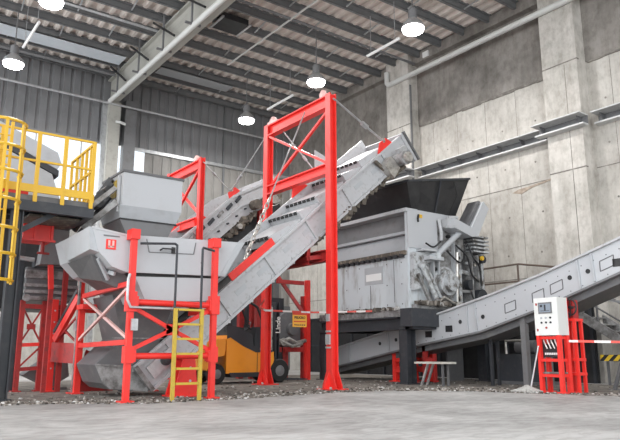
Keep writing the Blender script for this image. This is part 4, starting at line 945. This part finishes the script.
def pz(y,lst):
    for (a,b),(c,d_) in zip(lst,lst[1:]):
        if c<=y<=a: return b+(d_-b)*(y-a)/(c-a)
for y in (16,14.2,10.9,7.95,7.6): t.part('joint_rib', MB().beam((OX0-.02,y,pz(y,BOT)+.03),(OX0-.02,y+.04,pz(y,TOP)-.04),.05,.04,(1,0,0)), GREYB, s0)
t.part('joint_rib', MB().beam((OX0-.02,11.2,pz(11.2,BOT)+.06),(OX0-.02,11.2,pz(11.2,TOP)-.06),.05,.04,(1,0,0)), GREYB, s0)
for y,z in ((12.6,1.33),(11.85,1.46),(7.05,2.72),(5.6,3.2)): t.part('slot_cover', B(OX0-.012,OX0,y-.12,y+.12,z-.085,z+.085), BLACK, s0)
for y,z in ((11.45,1.63),(10.7,1.73),(8.2,2.50),(7.75,2.60),(14.6,1.1),(13.9,1.2)): t.part('hole', MB().lathe((OX0-.012,y,z),(1,0,0),[(.055,0),(.055,.02)],12), BLACK, s0)
for y in (9.85,9.05,8.55,7.3):
    z=pz(y,BOT)+.30; mb=MB()
    sl=(pz(y-.2,BOT)-pz(y+.2,BOT))/.4
    for a,b in (((-.16,-.11),(.16,-.11)),((.16,-.11),(.16,.11)),((.16,.11),(-.16,.11)),((-.16,.11),(-.16,-.11))):
        mb.beam((OX0-.006,y-a[0],z+a[1]+sl*a[0]),(OX0-.006,y-b[0],z+b[1]+sl*b[0]),.018,.012,(1,0,0))
    t.part('inspection_outline', mb, DKGREY, s0)
mb=MB(); 
for q in range(26):
    y=13-q*.3; mb.lathe((OX0-.008,y,pz(y,BOT)+.06),(1,0,0),[(.014,0),(.014,.01)],6); mb.lathe((OX0-.008,y,pz(y,TOP)-.2),(1,0,0),[(.014,0),(.014,.01)],6)
t.part('rivet', mb, DKGREY, s0)
for x in (OX0+.15,OX1-.15):
    for y in (9.6,5.6): t.part('leg', MB().beam((x,y,0),(x,y,pz(y,BOT)-.02),.14,.14), MIDGREY)
for x in (OX0+.2,OX1-.2):
    k=t.part('red_support', MB().beam((x,14.15,.03),(x,14.15,pz(14.15,BOT)+.05),.14,.14).beam((x,13.45,.03),(x,13.45,pz(13.45,BOT)-.03),.12,.12).beam((x,14.15,.35),(x,13.45,.35),.12,.16).beam((x,14.15,.62),(x,13.45,.62),.1,.12), RED)
    t.part('base_plate', B(x-.15,x+.15,13.35,14.3,0,.03), RED, k)
t.part('red_support', MB().beam((OX0+.2,12.95,.03),(OX0+.2,12.95,pz(12.95,BOT)),.12,.12).beam((OX0+.2,12.6,.03),(OX0+.2,12.6,.8),.08,.08).beam((OX0+.2,12.95,.5),(OX0+.2,12.6,.5),.1,.4), DRED)
t.part('thin_leg', MB().beam((OX0+.5,10.9,0),(OX0+.5,10.9,pz(10.9,BOT)),.07,.07), DSTEEL)
t.part('thin_leg', MB().beam((OX0+.9,11.0,0),(OX0+.9,11.0,pz(11.0,BOT)),.07,.07), DSTEEL)
t.done()
t = Thing('plank_bench','low bench with a pale board top beside the platform leg','bench')
t.part('board', B(12.45,12.95,11.35,12.35,.55,.60), WOOD)
t.part('leg', MB().beam((12.6,12.25,0),(12.6,12.0,.55),.05,.05).beam((12.8,12.25,0),(12.8,12.0,.55),.05,.05), GALV)
t.part('leg', MB().beam((12.6,11.5,0),(12.6,11.5,.55),.05,.05).beam((12.8,11.5,0),(12.8,11.5,.55),.05,.05), DKGREY); t.done()
t = Thing('steel_screen','black sheet steel screen, lengthened to fill the dark behind the discharge conveyor','screen')
t.part('sheet', B(17.1,17.14,9.9,23.5,0,2.3), BLACK)  # far part of the sheet added to keep the background dark
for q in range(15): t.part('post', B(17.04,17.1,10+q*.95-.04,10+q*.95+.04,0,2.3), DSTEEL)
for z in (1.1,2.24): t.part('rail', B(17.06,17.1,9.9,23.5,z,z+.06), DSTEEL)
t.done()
t = Thing('pump_skid','low dark hydraulic pump unit in the shade under the discharge conveyor','machine')
t.part('tank', B(14.9,15.6,10.3,11.6,.08,.8), DSTEEL); t.part('skid', B(14.8,15.7,10.2,11.7,0,.08), DKGREY)
t.part('motor', MB().tube([(15.2,10.5,.98),(15.2,11.1,.98)],.18,12), DKGREY, smooth=True); t.part('pipe', MB().tube([(14.95,11.3,.8),(14.95,11.3,1.15),(14.95,10.7,1.15)],.04,7), STEEL); t.done()
solo('sluice_guard','grey sheet metal flap hanging in the shade under the shredder platform','guard', MB().box(14.8,15.5,13.3,13.36,0,1.3), DKGREY)

# ------------------------------------------------------------------ control cabinet
t = Thing('control_cabinet','white control cabinet with small screen and buttons on the red stand','cabinet')
cx0,cx1,ca,cb,cz0,cz1 = 12.30,12.68,7.94,8.50,1.20,2.0
k=t.part('enclosure', B(cx0+.02,cx1,ca,cb,cz0,cz1), mat('cabinet_side_grey',(.60,.60,.58),.45))
dr=t.part('door', B(cx0,cx0+.02,ca,cb,cz0,cz1), CABW)
sc=t.part('screen_bezel', B(cx0-.012,cx0,8.06,8.39,1.66,1.90), MIDGREY, dr)
t.part('screen', B(cx0-.016,cx0-.012,8.09,8.36,1.69,1.87), SCREEN, sc)
t.part('screen_graphic', MB().box(cx0-.019,cx0-.016,8.20,8.24,1.72,1.85).box(cx0-.019,cx0-.016,8.12,8.33,1.715,1.725).box(cx0-.019,cx0-.016,8.28,8.34,1.80,1.85), DSTEEL, sc)
bt=[(8.33,1.57,GREYB),(8.22,1.57,GREYB),(8.11,1.57,BLACK),(8.33,1.47,DSTEEL),(8.22,1.47,DSTEEL),(8.11,1.47,DSTEEL),(8.22,1.36,DRED)]
for y,z,m in bt: t.part('button', MB().lathe((cx0,y,z),(-1,0,0),[(.022,0),(.022,.02),(.012,.024)],10), m, dr, True)
t.part('latch', B(cx0-.014,cx0,8.42,8.45,1.84,1.89).box(cx0-.014,cx0,8.42,8.45,1.29,1.34), DRED, dr)
t.part('side_edge', B(cx1,cx1+.02,ca,cb,cz0,cz1), RED)
t.done()
t = Thing('control_stand','red steel stand with black lettered panel under the white cabinet','stand')
for x,y in ((12.36,7.98),(12.36,8.46),(12.64,7.98),(12.64,8.46)):
    t.part('post', MB().beam((x,y,.03),(x,y,1.20),.07,.10), RED); t.part('foot', B(x-.08,x+.08,y-.1,y+.1,0,.03), RED)
for z in (.68,.36,1.15): t.part('crossbar', MB().beam((12.5,7.98,z),(12.5,8.46,z),.34 if z<1 else .3,.06), RED)
t.part('tray', B(12.36,12.66,7.98,8.46,.40,.43), DIRTY)
pk=t.part('panel', B(12.42,12.45,8.0,8.44,.74,1.02), BLACK)
mb=MB()
for q in range(8): mb.box(12.414,12.42,8.06+q*.042,8.09+q*.042,.79,.835)
t.part('panel_text', mb, WHITE, pk)
for q in range(4): t.part('cable', MB().tube([(12.40,8.40-q*.09,1.18),(12.38,8.36-q*.09,1.06),(12.39,8.30-q*.09,.92)],.014,6), TAPEW if q%2 else STEEL)
t.done()
t = Thing('belt_tensioner','red belt tensioner frame with dark handwheel behind the control cabinet','machine')
for x,y in ((12.84,7.90),(12.84,8.14),(13.08,7.90),(13.08,8.14)): t.part('post', MB().beam((x,y,0),(x,y,1.5),.06,.06), RED)
for z in (.36,.66,1.5): t.part('frame', B(12.80,13.12,7.86,8.18,z,z+.06), RED)
t.part('housing', B(12.86,13.06,7.92,8.12,1.56,1.96), DRED)
c=V((12.80,7.94,1.80))
k=t.part('handwheel', MB().tube([c+V((0,.14*math.cos(a),.17*math.sin(a))) for a in [2*PI*j/18 for j in range(18)]],.018,6,True).tube([c+V((0,-.13,0)),c+V((0,.13,0))],.012,5).tube([c+V((0,0,-.16)),c+V((0,0,.16))],.012,5).tube([c+V((-.02,0,0)),c+V((.08,0,0))],.035,8), BLACK)
t.part('motor', MB().tube([(12.78,8.06,1.64),(12.88,8.06,1.64)],.08,10), DSTEEL, smooth=True)
t.done()
t = Thing('mop','grey string mop leaning on the red control stand','mop')
t.part('handle', MB().tube([(12.16,8.62,.08),(12.28,8.44,.98)],.017,6), GALV)
mb=MB()
mb.lathe((12.12,8.68,0),(0,0,1),[(.24,0),(.25,.03),(.19,.09),(.08,.13),(.03,.16)],14)
for q in range(16):
    a=2*PI*q/16+.2*rr.random(); mb.tube([(12.12+.1*math.cos(a),8.68+.1*math.sin(a),.1),(12.12+.22*math.cos(a),8.68+.22*math.sin(a),.05),(12.12+(.28+.1*rr.random())*math.cos(a),8.68+(.28+.1*rr.random())*math.sin(a),.02)],.02,5)
t.part('mop_head', mb, MOP, smooth=True); t.done()

# stairs and rails by the concrete wall
t = Thing('wall_rail','brown steel guard rail on the concrete wall beyond the conveyor','rail')
x=17.35
t.part('rail', MB().tube([(x,13.9,3.58),(x,12.46,3.60),(x,11.1,3.36)],.03,6), BROWN); t.part('rail', MB().tube([(x,13.9,3.05),(x,12.5,3.05),(x,10.9,2.85)],.028,6), BROWN)
for y,z in ((13.85,3.58),(12.48,3.6),(11.2,3.38)): t.part('post', MB().tube([(x,y,2.42),(x,y,z)],.03,6), BROWN)
t.part('walkway', B(17.0,18.0,10.9,14.0,2.36,2.44), BROWN)
t.part('bracket', MB().beam((17.1,11.2,2.36),(17.98,11.2,1.7),.06,.06).beam((17.1,13.6,2.36),(17.98,13.6,1.7),.06,.06), BROWN); t.done()
t = Thing('stair_flight','grey steel stair flight with sloping handrails at the right edge','stairs')
A=V((16.7,10.6,2.36)); D=V((16.7,6.9,0))
for x in (16.75,17.65): t.part('stringer', MB().beam((x,10.8,2.30),(x,7.4,.12),.06,.24), DIRTY)
for q in range(11):
    y=10.6-q*.30; z=2.18-q*.195
    t.part('tread', B(16.78,17.62,y-.13,y+.13,z-.02,z+.02), DIRTY)
t.part('handrail', MB().tube([(16.75,10.8,3.3),(16.75,7.4,1.15)],.03,7), DKGREY); t.part('handrail', MB().tube([(16.75,10.8,2.8),(16.75,7.4,.65)],.025,7), DKGREY)
for y in (10.75,9.6,8.5,7.45): t.part('rail_post', MB().tube([(16.75,y,2.3-(10.8-y)*.63),(16.75,y,3.28-(10.8-y)*.63)],.028,6), DKGREY)
t.part('foot', B(16.7,17.7,7.3,7.5,0,.06), DIRTY)
t.part('top_post', B(16.72,16.8,10.75,10.85,0,2.3).box(17.6,17.68,10.75,10.85,0,2.3), DIRTY)
t.done()
t = Thing('conveyor_prop','grey inclined prop bracing the conveyor right of the control stand','prop')
t.part('tube', MB().beam((14.6,8.1,.02),(14.6,7.2,2.45),.07,.07), DKGREY); t.part('tube', MB().beam((15.3,9.6,2.4),(15.3,6.4,1.6),.06,.06).beam((15.3,9.6,0),(15.3,9.6,2.4),.07,.07).beam((15.3,6.4,0),(15.3,6.4,1.6),.07,.07), GREYB); t.part('foot', B(14.5,14.7,8.0,8.2,0,.02), DKGREY); t.done()
t = Thing('hazard_board','low yellow and black striped barrier board by the concrete wall','barrier')
t.part('board', B(16.35,16.39,7.2,9.4,.62,.78), HAZ); t.part('post', B(16.39,16.43,7.3,7.36,0,.78).box(16.39,16.43,9.2,9.26,0,.78), DKGREY); t.done()

# ------------------------------------------------------------------ floor litter
def dirt_edge(u):  # boundary along the foot of the machines, in world metres
    pts=[(1.0,11.9),(3.0,11.6),(4.4,10.7),(6.2,10.7),(8.5,11.1),(10.2,11.0),(11.6,9.6),(12.1,7.9),(13.2,5.2)]
    return pts
pts=dirt_edge(0); n=[]
back=[(16.5,5.2),(16.8,12),(16.5,20),(9,21),(1.0,20)]
poly=[]
for (a,b) in zip(pts,pts[1:]):
    for q in range(6):
        f=q/6; poly.append((a[0]+(b[0]-a[0])*f+rr.uniform(-.12,.12), a[1]+(b[1]-a[1])*f+rr.uniform(-.12,.12)))
poly.append(pts[-1])
mb=MB(); mb.prism([(x,y,.0005) for x,y in poly+back],(0,0,.004))
solo('dirt_layer','thin brown dust layer on the floor under the machines','dust', mb, DIRT, kind='stuff')
def inside(x,y):
    P_=poly+back; c=False
    for i in range(len(P_)):
        (x1,y1),(x2,y2)=P_[i],P_[i-1]
        if (y1>y)!=(y2>y) and x<(x2-x1)*(y-y1)/(y2-y1)+x1: c=not c
    return c
mb=MB(); cnt=0
while cnt<5200:
    if rr.random()<.62:
        i=rr.randrange(len(pts)-1); f=rr.random(); a,b=pts[i],pts[i+1]
        nx,ny=.55,.83; w=abs(rr.gauss(0,.75))-.18
        x_=a[0]+(b[0]-a[0])*f+nx*w; y_=a[1]+(b[1]-a[1])*f+ny*w
    else:
        x_=rr.uniform(1.5,16.5); y_=rr.uniform(5.2,16.5)
        if not inside(x_,y_): continue
    s_=.008+.036*rr.random()**3; h=s_*(.4+.6*rr.random())*.9; r=rr.random()*PI; c,sn=math.cos(r)*s_,math.sin(r)*s_*(.5+rr.random())
    z0=.0035
    q=[(x_+c,y_+sn),(x_-sn,y_+c),(x_-c,y_-sn),(x_+sn,y_-c)]
    mb.hexa([(a,b,z0) for a,b in q]+[(x_+(a-x_)*.6,y_+(b-y_)*.6,z0+h) for a,b in q]); cnt+=1
solo('scrap_litter','grey and brown scrap chips scattered along the foot of the machines','litter', mb, CHIPS, kind='stuff')

# ------------------------------------------------------------------ camera, light, world
cam = bpy.data.cameras.new('camera'); co = bpy.data.objects.new('camera', cam); COL.objects.link(co)
cam.sensor_width = 36; cam.sensor_fit='HORIZONTAL'; cam.lens = 640/620*36; cam.clip_end=200
az = math.radians(36.2); pitch = math.atan(132/640)
co.location = (0,0,.85); co.rotation_euler = (PI/2+pitch, 0, -az)
SC.camera = co
w = bpy.data.worlds.new('world'); SC.world = w; w.use_nodes = True
w.node_tree.nodes['Background'].inputs[0].default_value = (.94,.975,1,1)
nt = w.node_tree; tcw = nt.nodes.new('ShaderNodeTexCoord'); dpw = nt.nodes.new('ShaderNodeVectorMath'); dpw.operation='DOT_PRODUCT'
dpw.inputs[1].default_value = (-.93,-.20,.30); nt.links.new(tcw.outputs['Generated'], dpw.inputs[0])
mrw = nt.nodes.new('ShaderNodeMapRange'); mrw.inputs['From Min'].default_value = -.1; mrw.inputs['From Max'].default_value = 1; mrw.inputs['To Min'].default_value = 1.5; mrw.inputs['To Max'].default_value = 4.2
nt.links.new(dpw.outputs['Value'], mrw.inputs['Value']); nt.links.new(mrw.outputs[0], nt.nodes['Background'].inputs[1])
vs_ = SC.view_settings; vs_.view_transform='Standard'; vs_.look='None'; vs_.gamma=1; vs_.use_curve_mapping=False; vs_.exposure=0.02
